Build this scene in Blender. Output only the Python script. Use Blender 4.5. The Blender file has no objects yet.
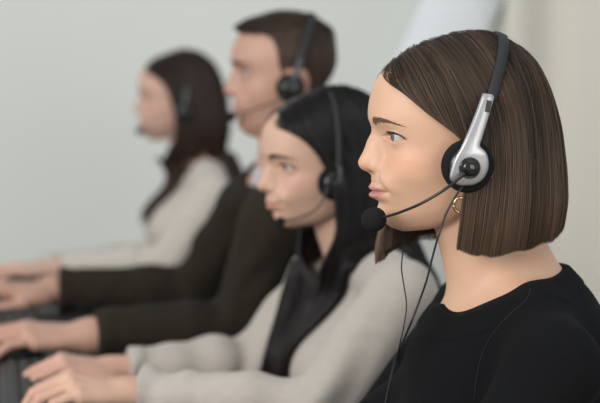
import bpy, math, random, time
import numpy as np
T0 = time.time()
C = bpy.context.scene.collection
rng = np.random.default_rng(7)
F = np.float32
ORG = {}          # where the root of every object stands

# ------------------------------------------------------------------ camera
CAMZ = 1.272; FPX = 1417.0; PITCH = math.atan((201.5-54)/FPX)
def at(px, py, depth):
    """world point that lies `depth` metres along the view axis at a photo position"""
    a = (px-300)/FPX; b = (201.5-py)/FPX
    c, s = math.cos(PITCH), math.sin(PITCH)
    return np.array([a, c + b*s, -s + b*c])*depth + np.array([0, 0, CAMZ])
cam_d = bpy.data.cameras.new('camera'); cam = bpy.data.objects.new('camera', cam_d); C.objects.link(cam)
cam.location = (0, 0, CAMZ); cam.rotation_euler = (math.pi/2-PITCH, 0, 0)
cam_d.sensor_width = 36; cam_d.lens = 36*FPX/600
cam_d.dof.use_dof = True; cam_d.dof.focus_distance = 1.60; cam_d.dof.aperture_fstop = 3.4
cam_d.clip_start = 0.05
bpy.context.scene.camera = cam

# ------------------------------------------------------------------ SDF kit (units: mm in the person's frame)
def V(*a): return np.array(a, F)
def ln(v): return np.sqrt((v*v).sum(-1))
def smin(a, b, k):
    h = np.maximum(k-np.abs(a-b), 0)/k
    return np.minimum(a, b) - h*h*k*0.25
def smax(a, b, k): return -smin(-a, -b, k)
def cone(p, a, b, r1, r2):
    a = np.asarray(a, F); b = np.asarray(b, F); pa = p-a; ba = b-a
    h = np.clip((pa@ba)/float(ba@ba), 0, 1)
    return ln(pa-h[:, None]*ba) - (r1+(r2-r1)*h)
def ell(p, c, r):
    q = p-np.asarray(c, F); r = np.asarray(r, F)
    k0 = ln(q/r); k1 = ln(q/(r*r))+1e-9
    return k0*(k0-1)/k1
def sstep(x, a, b):
    t = np.clip((x-a)/(b-a), 0, 1); return t*t*(3-2*t)
def g(x, s): return np.exp(-(x/s)**2)
def rotm(yaw=0, pitch=0, roll=0):
    """columns = local axes. yaw about z, pitch up (nose up) about y, roll about x (degrees)"""
    y, p, r = map(math.radians, (yaw, -pitch, roll))
    Rz = np.array([[math.cos(y), -math.sin(y), 0], [math.sin(y), math.cos(y), 0], [0, 0, 1]])
    Ry = np.array([[math.cos(p), 0, math.sin(p)], [0, 1, 0], [-math.sin(p), 0, math.cos(p)]])
    Rx = np.array([[1, 0, 0], [0, math.cos(r), -math.sin(r)], [0, math.sin(r), math.cos(r)]])
    return Rz@Ry@Rx
def vnoise(p, f, seed=0):
    """cheap smooth pseudo noise, about -1..1"""
    r = np.random.default_rng(seed); o = np.zeros(len(p), F)
    for i in range(5):
        d = r.normal(size=3); d /= np.linalg.norm(d); ph = r.uniform(0, 6.28)
        o += np.sin(p@(d*f*(0.7+0.5*i)).astype(F)+ph + 0.8*np.sin(p@(r.normal(size=3)*f*0.6).astype(F)))
    return o/3

def axis(lo, hi, coarse, fine):
    out = [lo]; x = lo
    while x < hi:
        s = coarse
        for a, b, st in fine:
            if a-coarse*0.5 <= x < b: s = min(s, st)
        x += s; out.append(x)
    return np.array(out, F)

def surface(f, xs, ys, zs, B=8):
    """sparse surface nets of f<0 on a rectilinear grid"""
    n = [len(xs), len(ys), len(zs)]
    n2 = [int(math.ceil(k/B))*B for k in n]
    ax = []
    for a, k in zip((xs, ys, zs), n2):
        d = a[-1]-a[-2]; ax.append(np.concatenate([a, a[-1]+d*np.arange(1, k-len(a)+1)]).astype(F))
    nb = [k//B for k in n2]
    cen = []; hal = []
    for a, m in zip(ax, nb):
        b = a.reshape(m, B); e = np.append(b[1:, 0], b[-1, -1])
        cen.append((b[:, 0]+e)/2); hal.append((e-b[:, 0])/2)
    G = np.stack(np.meshgrid(*cen, indexing='ij'), -1).reshape(-1, 3).astype(F)
    Hd = np.stack(np.meshgrid(*hal, indexing='ij'), -1).reshape(-1, 3); Hd = np.sqrt((Hd**2).sum(1))
    d0 = f(G)
    act = (np.abs(d0) < Hd*1.7+3).reshape(nb)
    Fv = np.repeat(np.repeat(np.repeat(np.where(d0 < 0, -99, 99).astype(F).reshape(nb), B, 0), B, 1), B, 2)
    ids = np.argwhere(act)
    CH = 1200
    loc = np.stack(np.meshgrid(*[np.arange(B)]*3, indexing='ij'), -1).reshape(-1, 3)
    for s in range(0, len(ids), CH):
        I = (ids[s:s+CH, None, :]*B + loc[None]).reshape(-1, 3)
        P = np.stack([ax[k][I[:, k]] for k in range(3)], -1)
        Fv[I[:, 0], I[:, 1], I[:, 2]] = f(P)
    S = Fv < 0
    c = [S[i:n2[0]-1+i, j:n2[1]-1+j, k:n2[2]-1+k] for i in (0, 1) for j in (0, 1) for k in (0, 1)]
    anyc = c[0].copy(); allc = c[0].copy()
    for q in c[1:]: anyc |= q; allc &= q
    cell = np.argwhere(anyc & ~allc)
    vid = -np.ones([k-1 for k in n2], np.int32); vid[cell[:, 0], cell[:, 1], cell[:, 2]] = np.arange(len(cell))
    acc = np.zeros((len(cell), 3)); cnt = np.zeros(len(cell))
    for a in range(3):
        o = [k for k in range(3) if k != a]
        for u in (0, 1):
            for v in (0, 1):
                A = cell.copy(); A[:, o[0]] += u; A[:, o[1]] += v
                Bq = A.copy(); Bq[:, a] += 1
                fa = Fv[A[:, 0], A[:, 1], A[:, 2]]; fb = Fv[Bq[:, 0], Bq[:, 1], Bq[:, 2]]
                m = (fa < 0) != (fb < 0); t = np.where(m, fa/(fa-fb+1e-20), 0)
                pa = np.stack([ax[k][A[:, k]] for k in range(3)], -1); pb = np.stack([ax[k][Bq[:, k]] for k in range(3)], -1)
                acc += np.where(m[:, None], pa+(pb-pa)*t[:, None], 0); cnt += m
    verts = acc/np.maximum(cnt, 1)[:, None]
    quads = []
    for a in range(3):
        o = [k for k in range(3) if k != a]
        s1 = [slice(None)]*3; s2 = [slice(None)]*3; s1[a] = slice(0, -1); s2[a] = slice(1, None)
        e = np.argwhere(S[tuple(s1)] != S[tuple(s2)])
        ok = (e[:, o[0]] > 0) & (e[:, o[1]] > 0) & (e[:, o[0]] < n2[o[0]]-1) & (e[:, o[1]] < n2[o[1]]-1)
        e = e[ok]; inside = S[e[:, 0], e[:, 1], e[:, 2]]
        q = []
        for u, v in ((-1, -1), (0, -1), (0, 0), (-1, 0)):
            w = e.copy(); w[:, o[0]] += u; w[:, o[1]] += v; q.append(vid[w[:, 0], w[:, 1], w[:, 2]])
        q = np.stack(q, 1)
        flip = inside if a != 1 else ~inside
        q[~flip] = q[~flip][:, ::-1]
        quads.append(q)
    quads = np.concatenate(quads); quads = quads[(quads >= 0).all(1)]
    return verts, quads

def mesh_obj(name, verts, faces, mat=None, parent=None, smooth=True, attrs=None, mats=None, midx=None):
    """verts in world metres, faces: (n,3) or (n,4) array or list of arrays/lists"""
    me = bpy.data.meshes.new(name)
    verts = np.asarray(verts, float)
    off = ORG.get(parent.name, np.zeros(3)) if parent is not None else np.zeros(3)
    v = verts-off
    if isinstance(faces, np.ndarray):
        n, k = faces.shape
        me.vertices.add(len(v)); me.vertices.foreach_set('co', v.astype(F).ravel())
        me.loops.add(n*k); me.loops.foreach_set('vertex_index', faces.astype(np.int32).ravel())
        me.polygons.add(n); me.polygons.foreach_set('loop_start', np.arange(0, n*k, k, dtype=np.int32))
        me.update(calc_edges=True)
    else:
        me.from_pydata(v.tolist(), [], faces); me.update()
    for m in (mats or ([mat] if mat else [])): me.materials.append(m)
    if midx is not None: me.polygons.foreach_set('material_index', np.asarray(midx, np.int32))
    me.polygons.foreach_set('use_smooth', np.full(len(me.polygons), smooth))
    for k, a in (attrs or {}).items():
        at_ = me.attributes.new(k, 'FLOAT', 'POINT'); at_.data.foreach_set('value', np.asarray(a, F))
    me.validate()
    o = bpy.data.objects.new(name, me); C.objects.link(o)
    if parent is not None: o.parent = parent
    ORG[o.name] = off
    return o
def empty(name, loc, label=None, cat=None, group=None):
    o = bpy.data.objects.new(name, None); C.objects.link(o); o.location = tuple(map(float, loc))
    o.empty_display_size = 0.05
    ORG[o.name] = np.array([float(x) for x in loc])
    tag(o, label, cat, group); return o
def tag(o, label=None, cat=None, group=None, kind=None):
    for k, v in (('label', label), ('category', cat), ('group', group), ('kind', kind)):
        if v: o[k] = v
    return o

# ------------------------------------------------------------------ mesh kits
def tube_path(pts, r, n=10, caps=True):
    """round tube along points (world), r scalar or list -> verts, faces"""
    pts = np.asarray(pts, float); m = len(pts); r = np.broadcast_to(np.asarray(r, float), (m,))
    t = np.gradient(pts, axis=0); t /= np.linalg.norm(t, axis=1)[:, None]+1e-12
    ref = np.array([0, 0, 1.]) if abs(t[0, 2]) < .9 else np.array([1., 0, 0])
    u = np.cross(t[0], ref); u /= np.linalg.norm(u); vs = []
    for i in range(m):
        u = u-t[i]*(u@t[i]); u /= np.linalg.norm(u); w = np.cross(t[i], u)
        a = np.arange(n)*2*math.pi/n
        vs.append(pts[i]+r[i]*(np.cos(a)[:, None]*u+np.sin(a)[:, None]*w))
    vs = np.concatenate(vs); fs = []
    for i in range(m-1):
        for j in range(n):
            k = (j+1) % n; fs.append((i*n+j, i*n+k, (i+1)*n+k, (i+1)*n+j))
    if caps: fs.append(tuple(range(n))[::-1]); fs.append(tuple((m-1)*n+j for j in range(n)))
    return vs, fs
def spline(pts, n):
    """Catmull-Rom resample"""
    P = np.asarray(pts, float); P = np.vstack([2*P[0]-P[1], P, 2*P[-1]-P[-2]]); k = len(P)-3
    out = []
    for s in np.linspace(0, k-1e-9, n):
        i = int(s); t = s-i; a, b, c, d = P[i:i+4]
        out.append(.5*((2*b)+(-a+c)*t+(2*a-5*b+4*c-d)*t*t+(-a+3*b-3*c+d)*t**3))
    return np.array(out)
def join(*parts):
    V_, F_ = [], []; o = 0
    for v, f in parts:
        V_.append(np.asarray(v)); F_ += [tuple(int(i)+o for i in q) for q in f]; o += len(v)
    return np.concatenate(V_), F_
def lathe(profile, n=32, M=None, c=(0, 0, 0)):
    """profile [(r, h)], axis = local z; M 3x3 columns, c centre"""
    vs = []; a = np.arange(n)*2*math.pi/n
    for r, h in profile: vs.append(np.stack([r*np.cos(a), r*np.sin(a), np.full(n, h)], 1))
    vs = np.concatenate(vs); m = len(profile); fs = []
    for i in range(m-1):
        for j in range(n):
            k = (j+1) % n; fs.append((i*n+j, i*n+k, (i+1)*n+k, (i+1)*n+j))
    fs.append(tuple(range(n))[::-1]); fs.append(tuple((m-1)*n+j for j in range(n)))
    if M is not None: vs = vs@np.asarray(M).T
    return vs+np.asarray(c), fs
def rbox(sx, sy, sz, b=0.002, seg=2, M=None, c=(0, 0, 0)):
    import bmesh
    bm = bmesh.new(); bmesh.ops.create_cube(bm, size=1)
    for v in bm.verts: v.co.x *= sx; v.co.y *= sy; v.co.z *= sz
    if b > 0: bmesh.ops.bevel(bm, geom=list(bm.edges), offset=b, segments=seg, affect='EDGES', profile=.5)
    bm.verts.index_update()
    vs = np.array([v.co[:] for v in bm.verts]); fs = [tuple(v.index for v in f_.verts) for f_ in bm.faces]; bm.free()
    if M is not None: vs = vs@np.asarray(M).T
    return vs+np.asarray(c), fs

# ------------------------------------------------------------------ materials
def mat(name, col=(.8, .8, .8), rough=.5, metal=0., **kw):
    m = bpy.data.materials.new(name); m.use_nodes = True; nt = m.node_tree; b = nt.nodes['Principled BSDF']
    b.inputs['Base Color'].default_value = (*col, 1); b.inputs['Roughness'].default_value = rough; b.inputs['Metallic'].default_value = metal
    for k, v in kw.items(): b.inputs[k.replace('_', ' ')].default_value = v
    return m, nt, b
def nd(nt, typ, **kw):
    n = nt.nodes.new(typ)
    for k, v in kw.items():
        if k in n.inputs: n.inputs[k].default_value = v
        else: setattr(n, k, v)
    return n
def mixc(nt, fac, a, b, blend='MIX'):
    m = nt.nodes.new('ShaderNodeMix'); m.data_type = 'RGBA'; m.blend_type = blend
    for s, v in ((m.inputs[0], fac), (m.inputs[6], a), (m.inputs[7], b)):
        if isinstance(v, (int, float)): s.default_value = v
        elif isinstance(v, tuple): s.default_value = (*v, 1)
        else: nt.links.new(v, s)
    return m.outputs[2]
def attr(nt, name):
    a = nt.nodes.new('ShaderNodeAttribute'); a.attribute_name = name; return a.outputs['Fac']
def ramp(nt, fac, stops):
    r = nt.nodes.new('ShaderNodeValToRGB'); nt.links.new(fac, r.inputs[0])
    while len(r.color_ramp.elements) < len(stops): r.color_ramp.elements.new(.5)
    for e, (p, c) in zip(r.color_ramp.elements, stops): e.position = p; e.color = (*c, 1)
    return r.outputs[0]
def noise(nt, scale, detail=3, rough=.5, vec=None):
    n = nd(nt, 'ShaderNodeTexNoise', Scale=scale, Detail=detail, Roughness=rough)
    if vec is None:
        tc = nt.nodes.new('ShaderNodeTexCoord'); vec = tc.outputs['Object']
    nt.links.new(vec, n.inputs['Vector']); return n.outputs['Fac']
def bump(nt, b, h, strength=.3, dist=.001):
    n = nd(nt, 'ShaderNodeBump', Strength=strength, Distance=dist); nt.links.new(h, n.inputs['Height']); nt.links.new(n.outputs[0], b.inputs['Normal'])

def skin_mat(name, base, lip, blush, shadow=(.3, .16, .12)):
    m, nt, b = mat(name, base, .5)
    n1 = noise(nt, 18, 4, .6)
    tone = ramp(nt, n1, [(.3, tuple(c*.95 for c in base)), (.7, tuple(min(1, c*1.04) for c in base))])
    c1 = mixc(nt, attr(nt, 'blush'), tone, blush)
    c2 = mixc(nt, attr(nt, 'lip'), c1, lip)
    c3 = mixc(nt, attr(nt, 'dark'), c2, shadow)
    nt.links.new(c3, b.inputs['Base Color'])
    b.inputs['Subsurface Weight'].default_value = .35; b.inputs['Subsurface Radius'].default_value = (1, .35, .18); b.inputs['Subsurface Scale'].default_value = .006
    b.inputs['Specular IOR Level'].default_value = .4
    bump(nt, b, noise(nt, 900, 2), .12, .0003)
    return m
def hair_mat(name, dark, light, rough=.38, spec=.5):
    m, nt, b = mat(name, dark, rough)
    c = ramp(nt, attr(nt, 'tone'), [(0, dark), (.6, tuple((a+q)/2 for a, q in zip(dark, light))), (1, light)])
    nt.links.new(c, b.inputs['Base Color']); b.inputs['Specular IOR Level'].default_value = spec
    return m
def cloth_mat(name, col, scale=1500, strength=.4, rough=.9, mott=.15, sheen=.2, fleck=None):
    m, nt, b = mat(name, col, rough)
    n = noise(nt, 60, 5, .65)
    c = ramp(nt, n, [(.3, tuple(x*(1-mott) for x in col)), (.7, tuple(min(1, x*(1+mott)) for x in col))])
    if fleck is not None:
        c = mixc(nt, ramp(nt, noise(nt, 700, 2), [(.55, (0, 0, 0)), (.7, (1, 1, 1))]), c, fleck)
    nt.links.new(c, b.inputs['Base Color'])
    b.inputs['Sheen Weight'].default_value = sheen; b.inputs['Specular IOR Level'].default_value = .2
    bump(nt, b, noise(nt, scale, 2), strength, .0006)
    return m
# ------------------------------------------------------------------ the head (mm; x = face forward, y = the person's left, z = up, origin between the ears at eye level)
class Frame:
    def __init__(s, origin, yaw, hyaw=0, hpitch=0, hroll=0, k=1.0):
        s.O = np.asarray(origin, float); s.R = rotm(180+yaw)*0.001*k; s.piv = np.array([-5., 0, -75.]); s.Rh = rotm(hyaw, hpitch, hroll)
        s.Ri = np.linalg.inv(s.R)
    def P2W(s, p): return s.O + np.asarray(p, float)@s.R.T
    def W2P(s, w): return (np.asarray(w, float)-s.O)@s.Ri.T
    def H2P(s, h): return s.piv + (np.asarray(h, float)-s.piv)@s.Rh.T
    def P2H(s, p): return (s.piv + (p-s.piv)@s.Rh).astype(F)
    def H2W(s, h): return s.P2W(s.H2P(h))
    def px2H(s, px, py, y):
        """head point seen at a photo position that lies y mm to the side of the midline"""
        o = s.P2H(s.W2P(np.array([0, 0, CAMZ]))[None])[0].astype(float); q = s.P2H(s.W2P(at(px, py, 1.))[None])[0].astype(float)
        d = q-o; return o+d*(y-o[1])/d[1]

W1 = Frame(at(470, 135, 1.667), 8, hyaw=-3)
_pf = [(383, 70), (376, 85), (371.3, 105), (370.2, 113), (371.5, 120)]
_pf2 = [(370.5, 176), (370.5, 183)]
PROFZ = [W1.px2H(a, b, 0) for a, b in _pf]
Bz = np.array([-125, -113, -108, -102, -94, -88, -82, -75, -65, -55, -48, -40, -30, -20, -10, 0, 8] + [p[2] for p in PROFZ[::-1]] + [88, 100, 112], F)
Bx = np.array([70, 90, 99, 105.5, 109, 109.3, 108.6, 110.5, 114, 115.8, 116.5, 112, 106, 102.5, 102.5, 107, 111.5] + [p[0] for p in PROFZ[::-1]] + [88, 62, 30], F)
Wz = np.array([-125, -113, -105, -95, -80, -60, -40, -20, 0, 25, 50, 76, 95, 110], F)
Ww = np.array([14, 25, 35, 44, 53, 60, 65, 68, 68.5, 69, 66, 58, 45, 25], F)
Az = np.array([-125, -90, -70, -45, -20, 0, 110], F); Aw = np.array([10, 16, 24, 42, 66, 82, 82], F)
Fx = np.array([-60, -40, -15, 0, 10, 30, 50, 80, 92, 100, 112], F); Fz = np.array([-20, -28, -45, -66, -80, -100, -109, -114, -111, -104, -92], F)
EYE = np.array([85.5, 32, 0.5]); EYER = 12.6

def stom(y, hp):          # height of the line between the lips
    return -65.5 + hp.get('smile', 2.0)*(y/25)**2
def lid_z(phi, hp, upper):
    s = np.clip((phi-25)/64, -1, 1)
    c = -1.2 - 1.0*s*0.6
    if upper: return c + hp.get('lidup', 7.2)*np.clip(1-s*s, 0, 1)**.75
    return c - hp.get('liddn', 4.3)*np.clip(1-s*s, 0, 1)**.85

def ear_sdf(p, hp):
    sc = hp.get('ear', 1.0)
    y = np.abs(p[:, 1]); q = np.stack([p[:, 0]-10, y-71, p[:, 2]+36], -1)/sc
    a = math.radians(24); b = math.radians(-10)
    u = -q[:, 0]*math.cos(a)+q[:, 1]*math.sin(a); w = q[:, 0]*math.sin(a)+q[:, 1]*math.cos(a); v = q[:, 2]
    u, v = u*math.cos(b)-v*math.sin(b), u*math.sin(b)+v*math.cos(b)
    u = u-6
    e = np.stack([u, v, w], -1)
    d = ell(e, (0, 0, 3), (16, 30, 5))
    ring = np.sqrt((np.sqrt((u/14.5)**2+(v/27.5)**2+1e-6)-1)**2*400+(w-7)**2)-3.0
    ring = np.maximum(ring, -v-14+u*.2)
    d = smin(d, ring, 4)
    d = smax(d, -ell(e, (-2, -3, 9), (8.5, 15, 7)), 3)
    d = smax(d, -ell(e, (1, 15, 8.5), (8, 7, 3.5)), 3)
    d = smin(d, ell(e, (-1, -27, 4), (8, 9, 4)), 6)
    d = smin(d, ell(e, (-13, -4, 4), (4, 5, 4)), 4)
    return d*sc

def head_sdf(p, hp):
    s = hp.get('sx', 1.0); zl = hp.get('zl', 1.0); zu = hp.get('zu', 1.0)
    p = p/np.array([s, s, 1], F); p = p.copy(); p[:, 2] = np.where(p[:, 2] < 0, p[:, 2]/zl, p[:, 2]/zu)
    x, ys, z = p.T; y = np.abs(ys)
    B = np.interp(z, Bz, Bx).astype(F); W = np.interp(z, Wz, Ww).astype(F)*hp.get('wide', 1.0); A = np.interp(z, Az, Aw).astype(F)
    # round the tables a little
    B = (B + np.interp(z-3, Bz, Bx) + np.interp(z+3, Bz, Bx))/3; W = (W+(np.interp(z-6, Wz, Ww)+np.interp(z+6, Wz, Ww))*hp.get('wide', 1.0))/3
    n = 2.25 - .45*sstep(-z, 45, 112)
    xc = 15.
    rx = np.where(x > xc, B-xc, A)
    q = ((np.abs(x-xc)/rx)**n + (y/W)**n)**(1/n)
    d = (q-1)*np.minimum(rx, W)*1.05
    d = smax(d, (z-84)*1., 30)
    d = smax(d, (np.interp(x, Fx, Fz)-z - hp.get('chin', 0))*.92, 9)
    fr = sstep(x, 35, 60)
    disp = (3.2*g(y-46, 17)*g(z+26, 17) - 2.2*g(y-50, 15)*g(z+66, 16) + (2.2+hp.get('brow', 0))*g(y-26, 16)*g(z-17, 7)
            - 7.5*g(y-31, 14)*g(z-1, 11) - 5.0*g(y-16, 7)*g(z-3, 10) - 1.5*g(y-58, 10)*g(z-25, 18))
    # lips
    st = stom(y, hp); mw = hp.get('mouth', 28.5); fall = np.clip(1-(y/mw)**2, 0, 1)**.7
    lf = hp.get('lips', 1.0)
    bow = 1-.35*g(y, 3.5)
    up = g(z-(st+4.2), 3.6)*bow; lo = g(z-(st-5.2), 4.6)
    disp += fall*lf*(3.0*up + 4.4*lo) - (1.8*g(z-st, 1.3))*np.clip(1-(y/(mw+1))**2, 0, 1)**.4
    disp += -1.6*g(z+78, 4)*g(y, 16) - 1.6*g(y-mw-1, 3.5)*g(z-st, 4) + 1.6*g(y-mw-8, 6)*g(z-st-3, 9)
    disp += -.8*g(y, 3)*g(z+53, 5)
    nl = (y-16)-(-36-z)*.52
    disp += -.8*g(nl, 3.5)*sstep(-z, 36, 42)*(1-sstep(-z, 54, 64))
    disp += 1.2*g(nl-7, 7)*sstep(-z, 32, 42)*(1-sstep(-z, 54, 68))
    disp += hp.get('jaw', 0)*g(z+84, 18)*sstep(y, 20, 45) + 1.5*g(y, 14)*g(z+98, 9)
    d = d - disp*fr
    cr = ell(p, (13, 0, 30), (94, 73*hp.get('wide', 1.0), 83)); cr2 = ell(p, (13, 0, 30), (103, 71*hp.get('wide', 1.0), 83))
    d = smin(d, np.where(x < 13, cr, cr2), 12)
    # nose
    m = (x > 60) & (z < 45) & (z > -75) & (y < 60)
    if m.any():
        pm = np.stack([x[m], y[m], z[m]], -1); dm = d[m]; nt = hp.get('nose', 0.)
        ym = ys[m]; ps = np.stack([x[m], ym, z[m]], -1)
        tip = (123.6+nt, 0, -31.8)
        br = cone(ps, (105.5, 0, 14), (112.2+nt*.4, 0, -10), 7.0, 8.2)
        br = smin(br, cone(ps, (112.2+nt*.4, 0, -10), tip, 8.2, 8.7), 8)
        side = cone(ps, (98, 0, 4), (106, 0, -30), 11, 17)
        ns = smin(br, side, 9)
        ns = smin(ns, ell(pm, (110, 11.3, -36), (10, 5.6, 7.2)), 4)
        ns = smin(ns, cone(ps, (121+nt, 0, -36), (113, 0, -41.5), 4.2, 4.6), 4)
        dm = smin(dm, ns, 5)
        dm = smax(dm, -ell(pm, (114.5+nt*.5, 6.6, -43.5), (6.5, 3.0, 4.2)), 1.8)
        dm = dm + .9*g(np.sqrt((pm[:, 0]-101)**2+(pm[:, 2]+36)**2)-1, 2.2)*g(pm[:, 1]-17, 4)
        # eyelids
        e = pm-EYE.astype(F); r = ln(e); phi = np.degrees(np.arctan2(e[:, 1], e[:, 0]))
        lid = r-(EYER+1.9)
        lid = np.maximum(lid, -e[:, 0]-2)
        dm = smin(dm, lid, 5.5)
        zu_ = lid_z(phi, hp, True); zl_ = lid_z(phi, hp, False)
        dm = dm + .9*g(e[:, 2]-(zu_+4.2), 1.1)*g(phi-15, 60)*(e[:, 0] > 0)*(r < 18)
        ap = np.maximum(np.maximum(e[:, 2]-zu_, zl_-e[:, 2]), np.maximum(phi-88, -38-phi)*.2)
        ap = np.where(e[:, 0] > -1, ap, 9)
        cut = np.maximum(ap, (EYER-.5)-r)
        dm = smax(dm, -cut, .8)
        d[m] = dm
    d = smin(d, ear_sdf(p, hp), 4)
    return d*min(s, 1.0)

def masks(h, hp):
    """colour masks on the skin at head-frame points"""
    s = hp.get('sx', 1.0); p = h/np.array([s, s, 1]); z = np.where(p[:, 2] < 0, p[:, 2]/hp.get('zl', 1.0), p[:, 2]/hp.get('zu', 1.0)); x = p[:, 0]; y = np.abs(p[:, 1])
    st = stom(y, hp); mw = hp.get('mouth', 28.5)
    f = np.clip(1-(y/(mw-.5))**2, 0, 1)**.55
    top = st + (7.6-1.8*g(y, 3))*f; bot = st - 9.6*f**1.1
    lip = sstep(top-z, -.6, .9)*sstep(z-bot, -.6, .9)*(x > 85)*(y < mw)*hp.get('lipc', 1.0)
    e = np.stack([x, y, z], -1)-EYE; r = ln(e); phi = np.degrees(np.arctan2(e[:, 1], e[:, 0]))
    liner = g(e[:, 2]-lid_z(phi, hp, True)-.2, .9)*(r < 17)*(e[:, 0] > -3)*sstep(phi, -30, 5)*(phi < 97)
    low = .45*g(e[:, 2]-lid_z(phi, hp, False), .8)*(r < 17)*(e[:, 0] > -2)*sstep(phi, 0, 40)*(phi < 92)
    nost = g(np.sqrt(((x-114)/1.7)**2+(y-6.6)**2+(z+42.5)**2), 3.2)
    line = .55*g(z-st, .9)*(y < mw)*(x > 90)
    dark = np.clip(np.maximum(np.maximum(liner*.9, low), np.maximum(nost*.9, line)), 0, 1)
    blush = .5*g(y-48, 18)*g(z+30, 16)*(x > 20) + .5*g(np.sqrt((x-128)**2+y**2+(z+33)**2), 10) + .35*g(z+95, 10)*g(y, 15)*(x > 70) + .8*(y > 74)*(x < 25)*(x > -25)*(z > -75)*(z < 0)
    return lip, np.clip(blush*hp.get('rosy', 1.), 0, 1), dark

# ------------------------------------------------------------------ hands and body
def hand_frames(wrist, elbow, side, roll=0, droop=0, dirv=None):
    """columns x = to the fingers, y = thumb side, z = back of the hand (P frame); side +1 = left hand"""
    x = np.asarray(dirv, float) if dirv is not None else np.asarray(wrist, float)-np.asarray(elbow, float)
    x = x/np.linalg.norm(x); x = x+np.array([0, 0, droop]); x /= np.linalg.norm(x)
    up = np.array([0, 0, 1.]); y = np.cross(up, x); y /= np.linalg.norm(y)
    y = y*(-side); z = np.cross(x, y); z *= np.sign(z[2])
    a = math.radians(roll); y, z = y*math.cos(a)+z*math.sin(a), z*math.cos(a)-y*math.sin(a)
    return np.stack([x, y, z], 1)
FING = [((86, 25, 4), 43, 25, 20, 8.6, 3), ((89, 7, 6), 47, 29, 21, 8.8, 0), ((85, -11, 4), 43, 27, 21, 8.3, -2), ((77, -27, 0), 33, 20, 18, 7.4, -6)]
def hand_sdf(p, w, M, k=1.0, bend=(22, 34, 22), spread=1.0, lift=(0, 0, 0, 0)):
    q = ((p-np.asarray(w, F))@M.astype(F))/k
    q = q.astype(F)
    d = ell(q, (50, 4, -4), (50, 36, 15))
    for c, l1, l2, l3, r, sp in FING:
        d = smin(d, cone(q, (10, c[1]*.45, -3), (c[0]-4, c[1], c[2]-5), 12, 10.5), 7)
    d = smin(d, ell(q, (34, 26, -10), (30, 15, 13)), 10)
    d = smin(d, cone(q, (-40, 0, -2), (14, 0, -3), 24, 21), 14)
    fd = np.full(len(q), 999, F)
    for i, (c, l1, l2, l3, r, sp) in enumerate(FING):
        c = np.array(c, float); ang = math.radians(bend[0]-lift[i]); az = math.radians(sp*spread)
        b = c; rr = r; ch = None
        prev = np.array([c[0]-12, c[1], c[2]-3]); pts = [b]
        for L, inc in ((l1, 0), (l2, bend[1]), (l3, bend[2])):
            ang += math.radians(inc)
            b = b+L*np.array([math.cos(ang)*math.cos(az), math.cos(ang)*math.sin(az), -math.sin(ang)]); pts.append(b)
        rs = (r, r*.9, r*.86, r*.72)
        ch = cone(q, prev, pts[0], r*.95, r*1.04)
        for j in range(3): ch = smin(ch, cone(q, pts[j], pts[j+1], rs[j], rs[j+1]), 2.5)
        fd = smin(fd, ch, 1.2)
    th = smin(cone(q, (20, 26, -10), (54, 45, -16), 13, 10.5), cone(q, (54, 45, -16), (84, 45, -24), 10, 9.2), 4)
    th = smin(th, cone(q, (84, 45, -24), (108, 38, -30), 9, 7.4), 3)
    fd = smin(fd, th, 3)
    return smin(d, fd, 5)*k

def trunk_sdf(p, b, infl=0.):
    """torso, shoulders and legs; b = body description"""
    r = b['r']; S = [np.array(b['SL'], F), np.array(b['SR'], F)]; cx = b['chest']; 
    d = ell(p, cx, np.array(b['chest_r'])+infl)
    if b.get('bust'):
        for yy in (-1, 1): d = smin(d, ell(p, (cx[0]+b['bust'][0], cx[1]+yy*b['bust'][1], cx[2]+b['bust'][2]), np.array(b['bust'][3])+infl), 45)
    d = smin(d, ell(p, b['belly'], np.array(b['belly_r'])+infl), 60)
    d = smin(d, ell(p, b['hip'], np.array(b['hip_r'])+infl), 60)
    if b.get('upback'): d = smin(d, ell(p, b['upback'][0], np.array(b['upback'][1])+infl), 40)
    nb = np.array(b['nb'], F)
    for s_ in S: 
        d = smin(d, cone(p, nb+V(-6, 0, b.get('trz', 12))+(s_-nb)*.12, s_+V(0, 0, 4), (r+2)*b.get('trap', .9)+infl, r*.86+infl), 30)
    d = smin(d, cone(p, nb+V(-14, 0, 78), nb+V(-52, 0, -18), 30+infl*.6, 42+infl), 34)
    return d
def arm_sdf(p, b, sd, infl=0., sleeve=False):
    s_, e, w = (np.array(b[k+sd], F) for k in 'SEW'); r = b['r']; wr = b.get('wr', 26)
    s2 = e+(w-e)*.35
    d = smin(cone(p, s_, e, r+infl, r*.8+infl), cone(p, e, s2, r*.8+infl, r*.8+infl), 14)
    d = smin(d, cone(p, s2, w, r*.8+infl, wr*(.86 if not sleeve else .95)+infl), 14)
    return d
def neck_sdf(p, b, infl=0.):
    n0 = np.array(b['n0'], F); n1 = np.array(b['nb'], F); sc = V(1, 1.1, 1)
    q = (p-V(n0[0], n0[1], 0))*sc+V(n0[0], n0[1], 0)
    d = cone(q, n0, n1+V(0, (n1[1]-n0[1])*.1, 0), b['nr'][0]+infl, b['nr'][1]+infl)
    return d
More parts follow.
